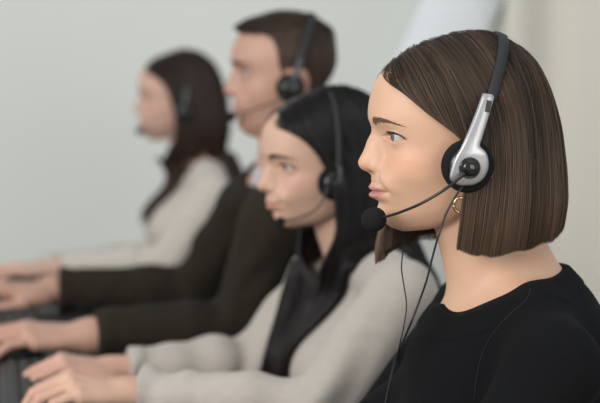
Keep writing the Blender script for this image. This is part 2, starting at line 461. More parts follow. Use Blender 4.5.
def body_fn(fr, hp, b):
    def f(p):
        p = p.astype(F)
        d = smin(trunk_sdf(p, b), neck_sdf(p, b), 26)
        up = p[:, 2] > b['nb'][2]-140
        if up.any():
            q = p[up]; du = d[up]; nb = np.array(b['nb']); n0 = np.array(b['n0'])
            for yy in (-1, 1):
                du = smin(du, cone(q, n0+[-16, yy*47, 22], nb+[40, yy*16, -22], 7, 5), 22)
                cl = cone(q, nb+[50, yy*16, -42], nb+[2, yy*(abs(b['SL'][1]-nb[1])-25), -24], 6.5, 6.5)
                du = smin(du, cl, 14)
            h = fr.P2H(q)
            du = smin(du, head_sdf(h, hp), 11)
            d[up] = du
        for sd in 'LR':
            d = smin(d, arm_sdf(p, b, sd), 22)
            w = np.array(b['W'+sd]); m = ln(p-w.astype(F)) < 330
            if m.any():
                M = hand_frames(b['W'+sd], b['E'+sd], 1 if sd == 'L' else -1, b.get('roll'+sd, 0), b.get('droop'+sd, 0), b.get('dir'+sd))
                d[m] = smin(d[m], hand_sdf(p[m], w, M, b.get('hk', 1.0), b.get('bend'+sd, (18, 36, 22)), b.get('spread'+sd, 1.), b.get('lift'+sd, (0, 0, 0, 0))), 9)
            y = 1 if sd == 'L' else -1
            K = np.array(b['K'+sd], F); A = np.array(b['A'+sd], F); Hp = np.array(b['hip'], F)+V(0, y*85, -10)
            d = smin(d, smin(cone(p, Hp, K, 82, 58), cone(p, K, A, 56, 38), 20), 40)
            d = smin(d, cone(p, A+V(-35, 0, -32), A+V(150, 0, -42), 30, 26), 20)
        return d
    return f
def garment_fn(b, gp):
    """a long sleeved top over the same trunk and arms"""
    infl = gp.get('infl', 9)
    def f(p):
        p = p.astype(F)
        d = trunk_sdf(p, b, infl)
        d = smin(d, neck_sdf(p, b, infl*.6), 26)
        wr = 0
        for sd in 'LR':
            a = arm_sdf(p, b, sd, infl*gp.get('arm', 1.0), True)
            s_, e, w = (np.array(b[k+sd], F) for k in 'SEW')
            fd = (w-e)/ln(w-e); cf = (p-w)@fd+gp.get('cuff', 12)
            t = np.clip(((p-s_)@(e-s_))/float((e-s_)@(e-s_)), 0, 1.3)
            u = ((p-e)@fd)
            amp = gp.get('fold', 3.)
            # cross folds bunch up at the elbow and towards the cuff
            ph = (p@(fd+V(0, .25, .35)))
            a = a + amp*(np.sin(ph/gp.get('fw', 8.5)+2.2*vnoise(p, .018, 5))*(g(u, 55)*.8+.65*g(cf, 60)+.2))*(.6+.5*vnoise(p, .03, 8))
            # cuff band
            a = a - gp.get('band', 1.2)*(cf > -gp.get('bandw', 22))
            a = smax(a, cf, 2.5)
            d = smin(d, a, gp.get('armk', 20))
        d = d + gp.get('body_fold', 3.)*vnoise(p, .014, 3)*sstep(-p[:, 2], 240, 330)
        sp = gp['neck'](p)          # >0 above the neckline
        d = d - gp.get('rib', 1.4)*(1-sstep(-sp, gp.get('ribw', 20)-2, gp.get('ribw', 20)))*(np.abs(p[:, 1]-b['nb'][1]) < 130)
        d = smax(d, sp, 3.0)
        d = smax(d, gp.get('hem', -660)-p[:, 2], 4)
        return d
    return f
def trouser_fn(b):
    def f(p):
        p = p.astype(F); d = ell(p, b['hip'], np.array(b['hip_r'])+7)
        for sd, y in (('L', 1), ('R', -1)):
            K = np.array(b['K'+sd], F); A = np.array(b['A'+sd], F); Hp = np.array(b['hip'], F)+V(0, y*85, -10)
            d = smin(d, smin(cone(p, Hp, K, 90, 68), cone(p, K, A+V(0, 0, -5), 66, 56), 20), 30)
            d = smax(d, (A[2]-5)-p[:, 2], 4) if False else d
        z0 = b['AL'][2]-8
        return smax(smax(d, z0-p[:, 2], 3), p[:, 2]-(b['hip'][2]+45), 3)
    return f
# ------------------------------------------------------------------ hair
def tubes(paths, rad, tone, n=3):
    """paths (N,T,3) world, rad (N,T) m -> verts, quads, tone per vertex"""
    N, T, _ = paths.shape
    t = np.gradient(paths, axis=1); t /= np.linalg.norm(t, axis=2, keepdims=True)+1e-12
    ref = np.array([.3, -.9, .31]); u = np.cross(t, ref); u /= np.linalg.norm(u, axis=2, keepdims=True)+1e-9; w = np.cross(t, u)
    a = np.arange(n)*2*math.pi/n
    v = paths[:, :, None]+rad[:, :, None, None]*(np.cos(a)[:, None]*u[:, :, None]+np.sin(a)[:, None]*w[:, :, None])
    v = v.reshape(-1, 3)
    i = np.arange(N)[:, None, None]*T*n; j = np.arange(T-1)[None, :, None]*n; k = np.arange(n)[None, None, :]; k2 = (k+1) % n
    q = np.stack([i+j+k, i+j+k2, i+j+n+k2, i+j+n+k], -1).reshape(-1, 4)
    return v, q, np.repeat(np.repeat(tone[:, None], T, 1)[:, :, None], n, 2).ravel() if tone.ndim == 1 else np.repeat(tone[:, :, None], n, 2).ravel()
def grad(E, p, e=1.0):
    d = [np.array([e if i == k else 0 for i in range(3)], F) for k in range(3)]
    gr = np.stack([E(p+q)-E(p-q) for q in d], -1)
    return gr/(ln(gr)[:, None]+1e-9)
def trace(E, seeds, level, flow, stop, maxn=70, step=5., clamp=None, maxlen=None):
    """follow the flow over the iso surfaces of E; returns list arrays (T+1,N,3) and the length index of every strand"""
    p = seeds.astype(F).copy(); N = len(p); out = [p.copy()]; alive = np.ones(N, bool); L = np.zeros(N, int)
    for s in range(maxn):
        q = p[alive]
        if not len(q): break
        lv = level[alive]; rise = np.minimum(1, (s+1)/5.)
        gr = grad(E, q); d = flow(q, gr)
        d = d-gr*(d*gr).sum(1)[:, None]; d /= ln(d)[:, None]+1e-6
        q = q+d*step
        for _ in range(2):
            gr = grad(E, q); q = q-gr*(E(q)-lv)[:, None]*.8
        if clamp is not None: q = clamp(q)
        p[alive] = q; out.append(p.copy()); L[alive] = s+1
        dead = stop(q)
        if maxlen is not None: dead |= (s+1)*step >= maxlen[alive]
        ia = np.where(alive)[0]; alive[ia[dead]] = False
    return np.stack(out), L
def resample(tr, L, T):
    N = tr.shape[1]; u = np.linspace(0, 1, T)[None]*L[:, None]; i = np.minimum(np.floor(u).astype(int), np.maximum(L[:, None]-1, 0)); f = (u-i)[..., None]
    j = np.arange(N)[:, None]
    return tr[i, j]*(1-f)+tr[np.minimum(i+1, tr.shape[0]-1), j]*f
def seeds_on(E, cond, n, box, level, r):
    """random points on the iso surface that satisfy cond"""
    lo, hi = np.array(box[0]), np.array(box[1]); got = []
    tot = 0
    while tot < n:
        p = r.uniform(lo, hi, (n*6, 3)).astype(F)
        d = E(p); p = p[np.abs(d-level) < 6]
        for _ in range(3):
            p = p-grad(E, p)*(E(p)-level)[:, None]
        p = p[(np.abs(E(p)-level) < 1) & cond(p)]; got.append(p); tot += len(p)
    return np.concatenate(got)[:n]

# outline of the hair seen from the side (x, z) and its width
HT = np.array([(115, 64), (108, 80), (87, 103), (59, 112), (24, 120), (-6, 122.5), (-24, 119), (-41, 113), (-65, 103), (-80, 88), (-92, 62), (-110, 20)], F)[::-1]
HBz = np.array([-160, -135, -106, -76, -41, 6, 53, 86, 104, 130], F); HBx = np.array([-96, -103, -111, -115, -113, -107, -97, -84, -68, -40], F)
HFz = np.array([-160, -135, -100, -60, 0, 40, 77, 101, 115, 130], F); HFx = np.array([112, 115, 108, 102, 108, 120, 111.5, 90, 64, 20], F)
HWz = np.array([-160, -135, -100, -60, -20, 20, 50, 80, 105, 125], F); HWw = np.array([74, 80, 87, 89, 87, 84, 79, 68, 52, 30], F)
def cap_env(h, sc=1.0, ww=1.0, lift=0.):
    x, y, z = (h/sc).T
    xb = (np.interp(z, HBz, HBx)+np.interp(z-6, HBz, HBx)+np.interp(z+6, HBz, HBx))/3-lift
    xf = (np.interp(z, HFz, HFx)+np.interp(z-6, HFz, HFx)+np.interp(z+6, HFz, HFx))/3
    W = (np.interp(z, HWz, HWw)+np.interp(z-8, HWz, HWw)+np.interp(z+8, HWz, HWw))/3*ww
    xc = (xb+xf)/2-8
    rx = np.where(x > xc, xf-xc, xc-xb); ay = np.abs(y)
    q = ((np.abs(x-xc)/rx)**2.2+(ay/W)**2.2)**(1/2.2)
    d = (q-1)*np.minimum(rx, W)
    zt = (np.interp(x, HT[:, 0], HT[:, 1])+np.interp(x-8, HT[:, 0], HT[:, 1])+np.interp(x+8, HT[:, 0], HT[:, 1]))/3+1.5+lift
    dt = (z-(zt-46*(ay/78)**2.6))*.85
    return (smax(d, dt, 22)*sc).astype(F)

def hair_object(name, fr, parent, m, mshell, strands, shell=None, hk=None):
    vs, qs, ts, mi = [], [], [], []; o = 0
    if shell is not None:
        v, q = shell; v = fr.P2W(v); vs.append(v); qs.append(q); ts.append(.35+.25*vnoise((v*1000).astype(F)*V(1, 1, .15), .25, 4)); mi.append(np.zeros(len(q), int)); o = len(v)
    for v, q, t in strands:
        vs.append(v); qs.append(q+o); ts.append(t); mi.append(np.ones(len(q), int)); o += len(v)
    ob = mesh_obj(name, np.concatenate(vs), np.concatenate(qs), parent=parent, attrs={'tone': np.concatenate(ts)}, mats=[mshell, m], midx=np.concatenate(mi))
    return ob
def strand_mesh(fr, pts, r0, rr, clump=1.6, seed=1, T=None, tip=.35):
    """pts (N,T,3) P-frame mm -> tubes with clumping waves"""
    N, T, _ = pts.shape; r = np.random.default_rng(seed)
    root = pts[:, T//2]
    # neighbouring strands move together in locks
    nz = vnoise(root.astype(F), .16, seed); nz2 = vnoise(root.astype(F), .4, seed+1)
    u = np.linspace(0, 1, T)[None, :]
    w = clump*(nz[:, None]*np.sin(u*5+nz[:, None]*3)+.6*nz2[:, None]*u)
    off = np.stack([w*.5, w, w*.1], -1)+r.normal(0, .35, (N, 1, 3))*(.3+u[..., None])
    P = fr.P2W((pts+off*sstep(u, .05, .5)[..., None]).reshape(-1, 3)).reshape(N, T, 3)
    rad = (r0+rr*r.random((N, 1)))*np.interp(u, [0, .75, 1], [1, 1, tip])*.001
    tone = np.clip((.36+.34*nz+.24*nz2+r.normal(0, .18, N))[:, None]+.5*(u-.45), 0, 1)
    return tubes(P, rad, tone)

def brow_lash(fr, hp, parent, mdark, mlash, dens=1.0, brow_z=0., thick=1.0, both=True):
    f = lambda h: head_sdf(h.astype(F), hp); s = hp.get('sx', 1.); zl = hp.get('zu', 1.)
    r = np.random.default_rng(3)
    for yy in ((1, -1) if both else (1,)):
        # brow: rooted on the skin along an arch
        n = int(120*dens); t = r.random(n); by = 16.5+34*t; bz = 15.2+brow_z+4.6*np.sin(np.clip(t*1.05, 0, 1)*2.5)-3.6*t**3
        wd = np.interp(t, [0, .15, .6, 1], [2.0, 2.7, 2.1, .5])*thick
        v = r.uniform(-1, 1, n); z = bz+v*wd
        p = np.stack([np.full(n, 135.), by, z], 1); p[:, 2] *= zl
        p[:, 0] *= s; p[:, 1] *= s*yy
        for _ in range(40): p[:, 0] -= np.clip(f(p), -5, 5)*.8
        L = r.uniform(4.5, 8, n); ang = np.interp(t, [0, .2, .5, 1], [1.25, .7, .15, -.35])-v*.25
        d = np.stack([-.25-.55*t, np.cos(ang)*yy, np.sin(ang)], 1); pts = []
        for k in range(4):
            q = p+d*L[:, None]*k/3; gq = grad(f, q.astype(F)); q = q-gq*(f(q)-.35-.25*k)[:, None]; pts.append(q)
        pts = np.stack(pts, 1); W = fr.H2W(pts.reshape(-1, 3)).reshape(n, 4, 3)
        a, b_, c = tubes(W, np.tile(np.array([.24, .22, .18, .06])*.001*thick, (n, 1)), r.random(n))
        mesh_obj('eyebrow', a, b_, mdark, parent, attrs={'tone': c})
        # lashes
        n = int(95*dens); ph = r.uniform(-25, 92, n); pr = np.radians(ph); zz = lid_z(ph, hp, True)
        R = EYER+1.6; cz = np.sqrt(np.maximum(R*R-zz*zz, 1)); P0 = EYE+np.stack([cz*np.cos(pr), cz*np.sin(pr), zz], 1)
        out = np.stack([np.cos(pr), np.sin(pr), np.zeros(n)], 1); L = np.interp(ph, [-25, 20, 92], [4, 7, 8.5])
        pts = np.stack([P0, P0+out*L[:, None]*.55-[0, 0, .6], P0+out*L[:, None]*.95+np.array([0, 0, 1.])*L[:, None]*.22], 1)
        pts[..., 1] *= yy; pts *= [s, s, zl]
        W = fr.H2W(pts.reshape(-1, 3)).reshape(n, 3, 3)
        a, b_, c = tubes(W, np.tile(np.array([.28, .2, .06])*.001, (n, 1)), r.random(n)*.1)
        mesh_obj('eyelashes', a, b_, mlash, parent, attrs={'tone': c})
def eyeballs(fr, hp, parent, mats, gaze=(0, 0)):
    s = hp.get('sx', 1.); zl = hp.get('zu', 1.)
    for yy in (1, -1):
        c = EYE*[s, yy*s, zl]; R = rotm(gaze[0], gaze[1]); ax = R@np.array([1., 0, 0]); M = np.stack([R@np.array([0, 1., 0]), R@np.array([0, 0, 1.]), ax], 1)
        prof = []; 
        for a in list(np.linspace(0, 30, 16))+list(np.linspace(34, 180, 26)):
            r_ = EYER*s; bul = 1.1*max(0, 1-(a/29)**2)**.8 if a < 29 else 0
            prof.append(((r_+bul)*math.sin(math.radians(a))+.001, (r_+bul)*math.cos(math.radians(a)), a))
        v, f = lathe([(p[0], p[1]) for p in prof], 40, M, c); 
        idx = []
        for i in range(len(prof)-1):
            a = prof[i][2]; idx += [2 if a < 10.5 else (1 if a < 26.5 else 0)]*40
        idx += [2, 0]
        mesh_obj('eyeball', fr.H2W(v), f, None, parent, mats=mats, midx=idx)
# ------------------------------------------------------------------ headset
def headset(fr, label, M, cup, top, boom, mic_r=15., W=92., cable=None, arm_poly=None, detail=True, cups=(1, -1), cush_r=30., band_w=14, slide_to=.42, wpow=2.3, group=None):
    """cup: head frame centre of the near ear cushion (y>0); top: head frame top of the band"""
    cup = np.array(cup, float); top = np.array(top, float)
    root = empty('headset', fr.H2W(cup), label, 'headset', group)
    upv = top-np.array([cup[0], 0, cup[2]]); H = np.linalg.norm(upv); upv /= H; fw = np.cross(np.array([0, 1., 0]), upv)
    base = np.array([cup[0], 0, cup[2]])
    def arc(t):                    # t 0 near cup .. pi far cup
        c, s_ = math.cos(t), math.sin(t)
        return base+np.array([0, 1., 0])*W*np.sign(c)*abs(c)**(2/wpow)+upv*H*abs(s_)**(2/wpow)
    # headband strip
    def strip(t0, t1, w, th, n=48):
        vs = []; 
        for t in np.linspace(t0, t1, n):
            a = arc(t); tt = arc(t+.01)-arc(t-.01); tt /= np.linalg.norm(tt); nn = np.cross(tt, fw); nn /= np.linalg.norm(nn)
            if nn@(a-base-upv*H*.3) < 0: nn = -nn
            for s, q in ((-1, 0), (-.8, .5), (0, .62), (.8, .5), (1, 0), (.8, -.5), (-.8, -.5)):
                vs.append(a+fw*s*w/2+nn*q*2*th/2)
        k = 7; fs = []
        for i in range(n-1):
            for j in range(k): fs.append((i*k+j, i*k+(j+1) % k, (i+1)*k+(j+1) % k, (i+1)*k+j))
        fs += [tuple(range(k)), tuple((n-1)*k+j for j in range(k))[::-1]]
        return np.array(vs), fs
    t0 = slide_to
    v, f = strip(t0, math.pi-t0, band_w, 3.6); mesh_obj('headband', fr.H2W(v), f, M['band'], root)
    for sgn in cups:
        c = np.array([cup[0], cup[1]*sgn, cup[2]])
        Ml = np.stack([[1., 0, 0], [0, 0, 1.], [0, 1.*sgn, 0]], 1)
        # foam cushion, a fat ring
        prof = []
        for a in np.linspace(-90, 90, 15):
            prof.append((cush_r-8+8*math.cos(math.radians(a)), 8*math.sin(math.radians(a))))
        prof = [(.01, -5)]+[(cush_r-16, -5.5)]+prof+[(cush_r-14, 6), (.01, 5.5)]
        v, f = lathe(prof, 48, Ml, c); mesh_obj('ear_cushion', fr.H2W(v), f, M['foam'], root)
        v, f = lathe([(.01, 6), (cush_r-9, 6), (cush_r-7, 8), (cush_r-8, 11), (cush_r-13, 14), (.01, 15)], 40, Ml, c)
        mesh_obj('ear_cup', fr.H2W(v), f, M['black'], root)
        if sgn == 1 and arm_poly is not None:
            pass
        else:
            v, f = strip(0.02 if sgn == 1 else math.pi-t0-.05, t0+.05 if sgn == 1 else math.pi-.02, band_w*.7, 3.0, 20)
            v = v+np.array([0, sgn*6., 0]); mesh_obj('slider_arm', fr.H2W(v), f, M['silver'], root)
    if arm_poly is not None:
        arm_poly(root)
    c = cup+np.array([0, 15, 0]); Ml = np.stack([[1., 0, 0], [0, 0, 1.], [0, 1., 0]], 1)
    bm = spline(boom, 40)
    rr = np.interp(np.linspace(0, 1, 40), [0, .06, .12, .9, 1], [3.2, 2.6, 1.75, 1.6, 1.9])
    v, f = tube_path(bm, rr, 10); mesh_obj('microphone_boom', fr.H2W(v), f, M['black'], root)
    d = bm[-1]-bm[-3]; d /= np.linalg.norm(d); mc = bm[-1]+d*mic_r*.75
    u = np.cross(d, [0, 0, 1.]); u /= np.linalg.norm(u); Mm = np.stack([u, np.cross(d, u), d], 1)
    prof = [(max(.01, mic_r*math.cos(a)), mic_r*1.08*math.sin(a)) for a in np.linspace(-math.pi/2, math.pi/2, 26)]
    v, f = lathe(prof, 36, Mm, mc)
    vv = (v*1.).astype(F); v = v+ (v-mc)/mic_r*(.22*vnoise(vv, 2.2, 3)+.12*vnoise(vv, 4., 5))[:, None]
    mesh_obj('microphone', fr.H2W(v), f, M['foam'], root)
    if detail:
        v, f = tube_path([bm[-1]-d*3, bm[-1]+d*3], [2.6, 3.2], 14); mesh_obj('microphone_collar', fr.H2W(v), f, M['black'], root)
    for cb in (cable or []):
        v, f = tube_path(spline(cb, 60), .00125 if len(cb) else 0, 8); mesh_obj('cable', v, f, M['cable'], root)
    return root
WHO = '1234'; FINE = 1.0
# ------------------------------------------------------------------ shared materials
eye_m = [mat('eye_white', (.48, .45, .42), .25)[0], mat('iris_grey_blue', (.09, .12, .13), .15)[0], mat('pupil', (.005, .005, .005), .08)[0]]
eye_brown = [eye_m[0], mat('iris_brown', (.07, .035, .02), .15)[0], eye_m[2]]
lash_m = hair_mat('lash', (.012, .008, .006), (.02, .012, .01))
foam_m, nt, b = mat('black_foam', (.012, .012, .013), .95); bump(nt, b, noise(nt, 1600, 2), .8, .001); b.inputs['Specular IOR Level'].default_value = .2
HM = dict(dark=mat('dark_grey_plastic', (.05, .052, .056), .35)[0], foam=foam_m, black=mat('black_plastic', (.012, .012, .013), .28)[0], band=mat('black_band', (.01, .01, .011), .55)[0],
          silver=mat('silver_plastic', (.42, .42, .42), .38, .75)[0], cable=mat('cable_rubber', (.015, .015, .016), .5)[0], knob=mat('glossy_black', (.01, .01, .01), .08)[0])

HM2 = dict(HM, silver=HM['dark'])
def pxP(fr, px, py, y):
    """person-frame point seen at a photo position, y mm from the midline plane"""
    o = fr.W2P(np.array([0, 0, CAMZ])); d = fr.W2P(at(px, py, 1.))-o
    return o+d*(y-o[1])/d[1]
def joint(fr, px, py, depth): return list(fr.W2P(at(px, py, depth)))
def mirror(q): return [q[0], -q[1], q[2]]

def person(name, fr, hp, b, gp, skin, label, cat='person', res=2., hres=1.5, handres=2.2, box=None, group=None, gmat=None, gname='sweater', gres=4., trouser=None, shoes=None):
    root = empty(name, (fr.O[0], fr.O[1], 0.), label, cat, group)
    f = body_fn(fr, hp, b)
    nbz = b['nb'][2]
    xs = axis(-260, 640, 9, [(-125, 150, hres*1.1)]+[(min(b['WL'][0], b['WR'][0])-40, max(b['WL'][0], b['WR'][0])+215, handres)])
    ys = axis(-330, 330, 9, [(-100, 100, hres*1.15)]+[(b['W'+s][1]-62, b['W'+s][1]+62, handres) for s in 'LR'])
    hz = [b['W'+s][2] for s in 'LR']
    zs = axis(-(fr.O[2]*1000)+2, 150, 9, [(nbz-60, 125, hres)]+[(h-75, h+50, handres) for h in hz])
    t = time.time()
    v, q = surface(f, xs, ys, zs)
    h = fr.P2H(v.astype(F))
    lip, bl, dk = masks(h, hp); far = (h[:, 2] < -130); 
    for a in (lip, bl, dk): a[far] = 0
    for s in 'LR':   # knuckles and finger ends are a little pinker
        bl = np.maximum(bl, .2*sstep(ln(v-np.array(b['W'+s])), 95, 160)*(ln(v-np.array(b['W'+s])) < 230)*(v[:, 0] > b['W'+s][0]))
    body = mesh_obj('body', fr.P2W(v), q, skin, root, attrs={'lip': lip, 'blush': bl, 'dark': dk})
    gf = garment_fn(b, gp)
    xs = axis(-280, 560, gres, []); ys = axis(-340, 340, gres, []); zs = axis(gp.get('hem', -660)-20, -60, gres, [(nbz-80, nbz+80, gres*.6)])
    v, q = surface(gf, xs, ys, zs)
    G = mesh_obj(gname, fr.P2W(v), q, gmat, root)
    tf = trouser_fn(b); v, q = surface(tf, axis(-260, 640, 12, []), axis(-330, 330, 12, []), axis(-(fr.O[2]*1000)+2, b['hip'][2]+120, 12, []))
    mesh_obj('trousers', fr.P2W(v), q, trouser, root)
    for sd in 'LR':
        A = np.array(b['A'+sd], F)
        sf = lambda p, A=A: smax(smin(cone(p, A+V(-38, 0, -34), A+V(150, 0, -46), 37, 33), cone(p, A+V(-10, 0, 10), A+V(-20, 0, -30), 42, 40), 15), -(p[:, 2]+fr.O[2]*1000-2), 2)
        v, q = surface(sf, axis(A[0]-110, A[0]+220, 6, []), axis(A[1]-70, A[1]+70, 6, []), axis(A[2]-100, A[2]+50, 6, []))
        mesh_obj('shoe', fr.P2W(v), q, shoes or HM['black'], root)
    print(name, 'body', round(time.time()-t, 1), len(body.data.vertices)); return root, body, gf
trouser_m = cloth_mat('dark_trousers', (.02, .022, .028))

def base_body(**kw):
    b = dict(r=44, chest=(-48, 0, -315), chest_r=(104, 142, 140), bust=(80, 66, -20, (62, 60, 60)), belly=(-30, 0, -470), belly_r=(98, 128, 150), hip=(-35, 0, -620), hip_r=(118, 168, 110),
             nb=(-36, 0, -188), n0=(-4, 0, -72), nr=(52, 56), SL=(-52, 168, -246), SR=(-52, -168, -246), EL=(75, 215, -432), ER=(75, -215, -432), WL=(320, 140, -402), WR=(320, -140, -402),
             KL=(400, 110, -640), KR=(400, -110, -640), AL=(420, 110, -1090), AR=(420, -110, -1090))
    b.update(kw); return b

if '1' in WHO:
    skin1 = skin_mat('skin_light', (.63, .39, .262), (.5, .215, .18), (.68, .315, .205))
    hp1 = dict(smile=1.5, lips=1.0, lidup=6.4)
    zf = W1.O[2]*1000
    b1 = base_body(chest=(-40, 0, -315), chest_r=(110, 142, 140), bust=(100, 66, -72, (66, 62, 66)), trap=.74, upback=((-80, 0, -264), (88, 125, 90)), AL=(420, 110, -zf+90), AR=(420, -110, -zf+90))
    A_ = pxP(W1, 437, 303, 0); B_ = pxP(W1, 562, 265, 0)
    n_ = np.array([-(A_-B_)[2], 0, (A_-B_)[0]]); n_ /= np.linalg.norm(n_); n_ *= np.sign(n_[2])
    gp1 = dict(infl=8, fold=2.5, neck=lambda p: (p-A_.astype(F))@n_.astype(F)-11*g(p[:, 0]+50, 38)*sstep(np.abs(p[:, 1]), 30, 80)+9*g(p[:, 0]-28, 30)*g(np.abs(p[:, 1])-45, 45)-60*np.maximum(0, (np.abs(p[:, 1])-100)/30)**2, rib=1.6, ribw=24)
    black_knit = cloth_mat('black_knit', (.004, .0042, .005), 900, .4, 1., .1, .0)
    W1root, W1body, W1g = person('person', W1, hp1, b1, gp1, skin1, 'woman in front with a straight brown bob and black sweater, looking left', hres=1.25*FINE, gmat=black_knit, gres=3.6, trouser=trouser_m, gname='sweater')
    eyeballs(W1, hp1, W1root, eye_m, (7, 1))
    brow_m = hair_mat('brow', (.15, .085, .055), (.25, .15, .1), .7)
    brow_lash(W1, hp1, W1root, brow_m, lash_m, thick=1.25, dens=1.35)
    # ---- the bob
    SKEW = .17
    near = np.array([(W1.px2H(a, b_, 0)[0], W1.px2H(a, b_, 0)[2]) for a, b_ in ((372, 60), (376, 69), (383, 77), (391, 84), (404, 92), (420, 105), (437, 118), (450, 127), (461, 136), (464, 150), (456, 185), (451, 205), (446, 225), (443, 245), (442, 262))])
    farl = np.array([(112, 84), (114, 74), (115, 62), (115, 50), (110, 35), (92, 10), (84, -30), (94, -70), (114, -110), (122, -160)], float)
    def xl(p):
        z = p[:, 2]; a = np.interp(z, near[::-1, 1], near[::-1, 0])+SKEW*p[:, 1]; c = np.interp(z, farl[::-1, 1], farl[::-1, 0])
        return np.where(p[:, 1] > -18, a, c)
    def hem(p):
        u = p[:, 0]-SKEW*p[:, 1]
        return np.where(p[:, 1] > -30, np.interp(u, [-115, -104, -95, -60, -22, 10, 25, 60], [-104, -112, -118, -124, -130, -122, -114, -110]), np.interp(p[:, 0], [-115, -95, -22, 50, 85, 120], [-122, -130, -128, -132, -143, -160]))
    capf = lambda p: cap_env(p, lift=0)
    r = np.random.default_rng(11)
    def flow(p, gr):
        x, y, z = p.T; s = np.where(y > -14, 1., -1.)
        fz = sstep(z, -25, 60)
        nearl = np.exp(-np.clip(xl(p)-x, 0, 99)/14)
        a = np.where(s > 0, (.42*sstep(x, -90, 20)+1.0*nearl)*fz+.1*sstep(z, 60, 100)-.11*sstep(-z, 25, 60)*sstep(x, -75, 20), .2*sstep(z, 70, 100)-.62*sstep(-z, 30, 80)*sstep(x, 10, 70))
        curl = .35*sstep(-z, 112, 145)*np.where(y > -30, 1, -.3)
        d = np.stack([-a+curl*np.sign(-x-20)*.6*0+.0*x, .75*s*sstep(z, 55, 115)-curl*s*.5, -np.ones_like(x)], -1)
        return d.astype(F)
    def clamp(p):
        lim = xl(p); over = p[:, 0]-lim
        p = p.copy(); p[:, 0] -= np.clip(over, 0, 8); return p
    ns = int(15000*FINE**-1)
    cond = lambda p: (p[:, 0] < xl(p)-.5) & (p[:, 2] > 5+0*p[:, 1]) & ~((p[:, 1] > 0) & (p[:, 2] < 20) & (p[:, 0] > -10))
    sd = seeds_on(capf, cond, ns, ((-125, -95, 0), (115, 95, 128)), -7, r)
    lvl = r.uniform(-6.5, .6, len(sd))
    jag = 5*vnoise(sd*V(1, 1, .2), .12, 9)+r.normal(0, 2.2, len(sd))
    jmap = {}
    tr, L = trace(capf, sd, lvl, flow, lambda q: q[:, 2] < hem(q)+2.5*vnoise(q*V(1, 1, 0), .13, 9), 80, 4.5, clamp)
    bad = np.stack([(q[:, 0]-xl(q) > 2.5) & (q[:, 1] > 0) & (q[:, 2] < 74) for q in tr[2:]]).any(0)
    tr, L, sd, lvl = tr[:, ~bad], L[~bad], sd[~bad], lvl[~bad]
    pts = resample(tr, L, 26)
    # free ends differ a little
    cut = 1-np.abs(r.normal(0, .012, len(pts)))
    Hp = lambda q: W1.H2P(q.reshape(-1, 3)).reshape(q.shape)
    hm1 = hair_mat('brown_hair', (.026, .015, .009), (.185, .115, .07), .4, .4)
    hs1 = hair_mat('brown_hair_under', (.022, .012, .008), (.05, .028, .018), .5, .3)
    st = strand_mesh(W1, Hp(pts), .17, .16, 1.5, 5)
    # fly-away hairs at the crown and hairline
    k = r.choice(np.where((sd[:, 2] > 85) & (sd[:, 0] < 70))[0], 70); fl = resample(tr[:, k], np.minimum(L[k], r.integers(5, 14, 70)), 10)
    gr = grad(capf, fl[:, 5].astype(F)); fl = fl+gr[:, None]*(np.linspace(0, 1, 10)[None, :, None]**1.5)*r.uniform(2, 9, (70, 1, 1))+6*0
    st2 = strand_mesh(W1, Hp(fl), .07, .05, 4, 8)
    def shell(p):
        h = W1.P2H(p); d = capf(h)
        d0 = d+4.0-1.2*np.minimum(np.abs(vnoise(h*V(1, 1, .12), .2, 2)), 1)
        lim = xl(h)-3-10*sstep(-h[:, 2], 30, 55)
        o = smax(d0, (h[:, 0]-lim)*.8, 2)
        o = smax(o, (hem(h)+5-h[:, 2]), 2)
        inner = -(d+13)
        o = np.where(h[:, 2] < -35, smax(o, inner, 3), np.maximum(o, np.where(h[:, 2] < -20, inner-60*(h[:, 2]+35)/15, -99)))
        return o.astype(F)
    sv = surface(shell, axis(-140, 140, 2.6*FINE, []), axis(-110, 110, 2.6*FINE, []), axis(-175, 140, 3*FINE, []))
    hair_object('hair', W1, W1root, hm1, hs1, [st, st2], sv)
    print('hair1', round(time.time()-T0, 1))
    # ---- earring
    ec = W1.px2H(460.5, 205, 82)
    a = np.linspace(0, 2*math.pi, 40); ring = ec+np.stack([7.5*np.cos(a), 1.5*np.sin(a), 8.5*np.sin(a)], 1)
    v, f = tube_path(ring, 1.7, 8); 
    tag(mesh_obj('earring', W1.H2W(v), f, mat('gold', (.75, .5, .25), .25, 1.)[0]), 'gold hoop earring at the lobe below the silver headset cup', 'earring')
    # ---- headset
    cup = W1.px2H(467.5, 166, 86); top = np.array([W1.px2H(499, 40, 0)[0], 0, 118.])
    def arm(root):
        poly = [(485.5, 93.5), (496, 96), (493, 108), (487.5, 124), (482.5, 138), (480.5, 146), (485.5, 151.5), (488.3, 158), (489, 166), (487, 174), (482, 181), (475, 185), (468, 186), (461, 186), (455, 183.5), (451, 179), (452, 170), (456, 158), (462.5, 146), (471, 128), (479, 110)]
        P = spline([W1.px2H(x, y, 104) for x, y in poly]+[W1.px2H(*poly[0], 104)], 110)[:-1]
        up = (P[:, 2]-P[:, 2].min())/(P[:, 2].max()-P[:, 2].min())
        Y = np.interp(up, [0, .35, .5, 1], [101, 104.5, 103.5, 93])
        c0 = P[:, [0, 2]]
        # nested rings give a domed face
        me = None; rings = []
        ctr = lambda p: None
        n = len(P); cen = np.array([W1.px2H(469, 165, 104)[[0, 2]]]*n)
        # medial line from knob centre up the arm
        q0 = W1.px2H(468, 168, 104)[[0, 2]]; q1 = W1.px2H(474, 140, 104)[[0, 2]]; q2 = W1.px2H(490, 97, 104)[[0, 2]]
        def near_seg(p, a, b_):
            t = np.clip(((p-a)@(b_-a))/((b_-a)@(b_-a)), 0.0, 1); return a+t[:, None]*(b_-a)
        s1 = near_seg(c0, q0, q1); s2 = near_seg(c0, q1, q2)
        m = np.where((ln(c0-s1) < ln(c0-s2))[:, None], s1, s2)
        vs = []
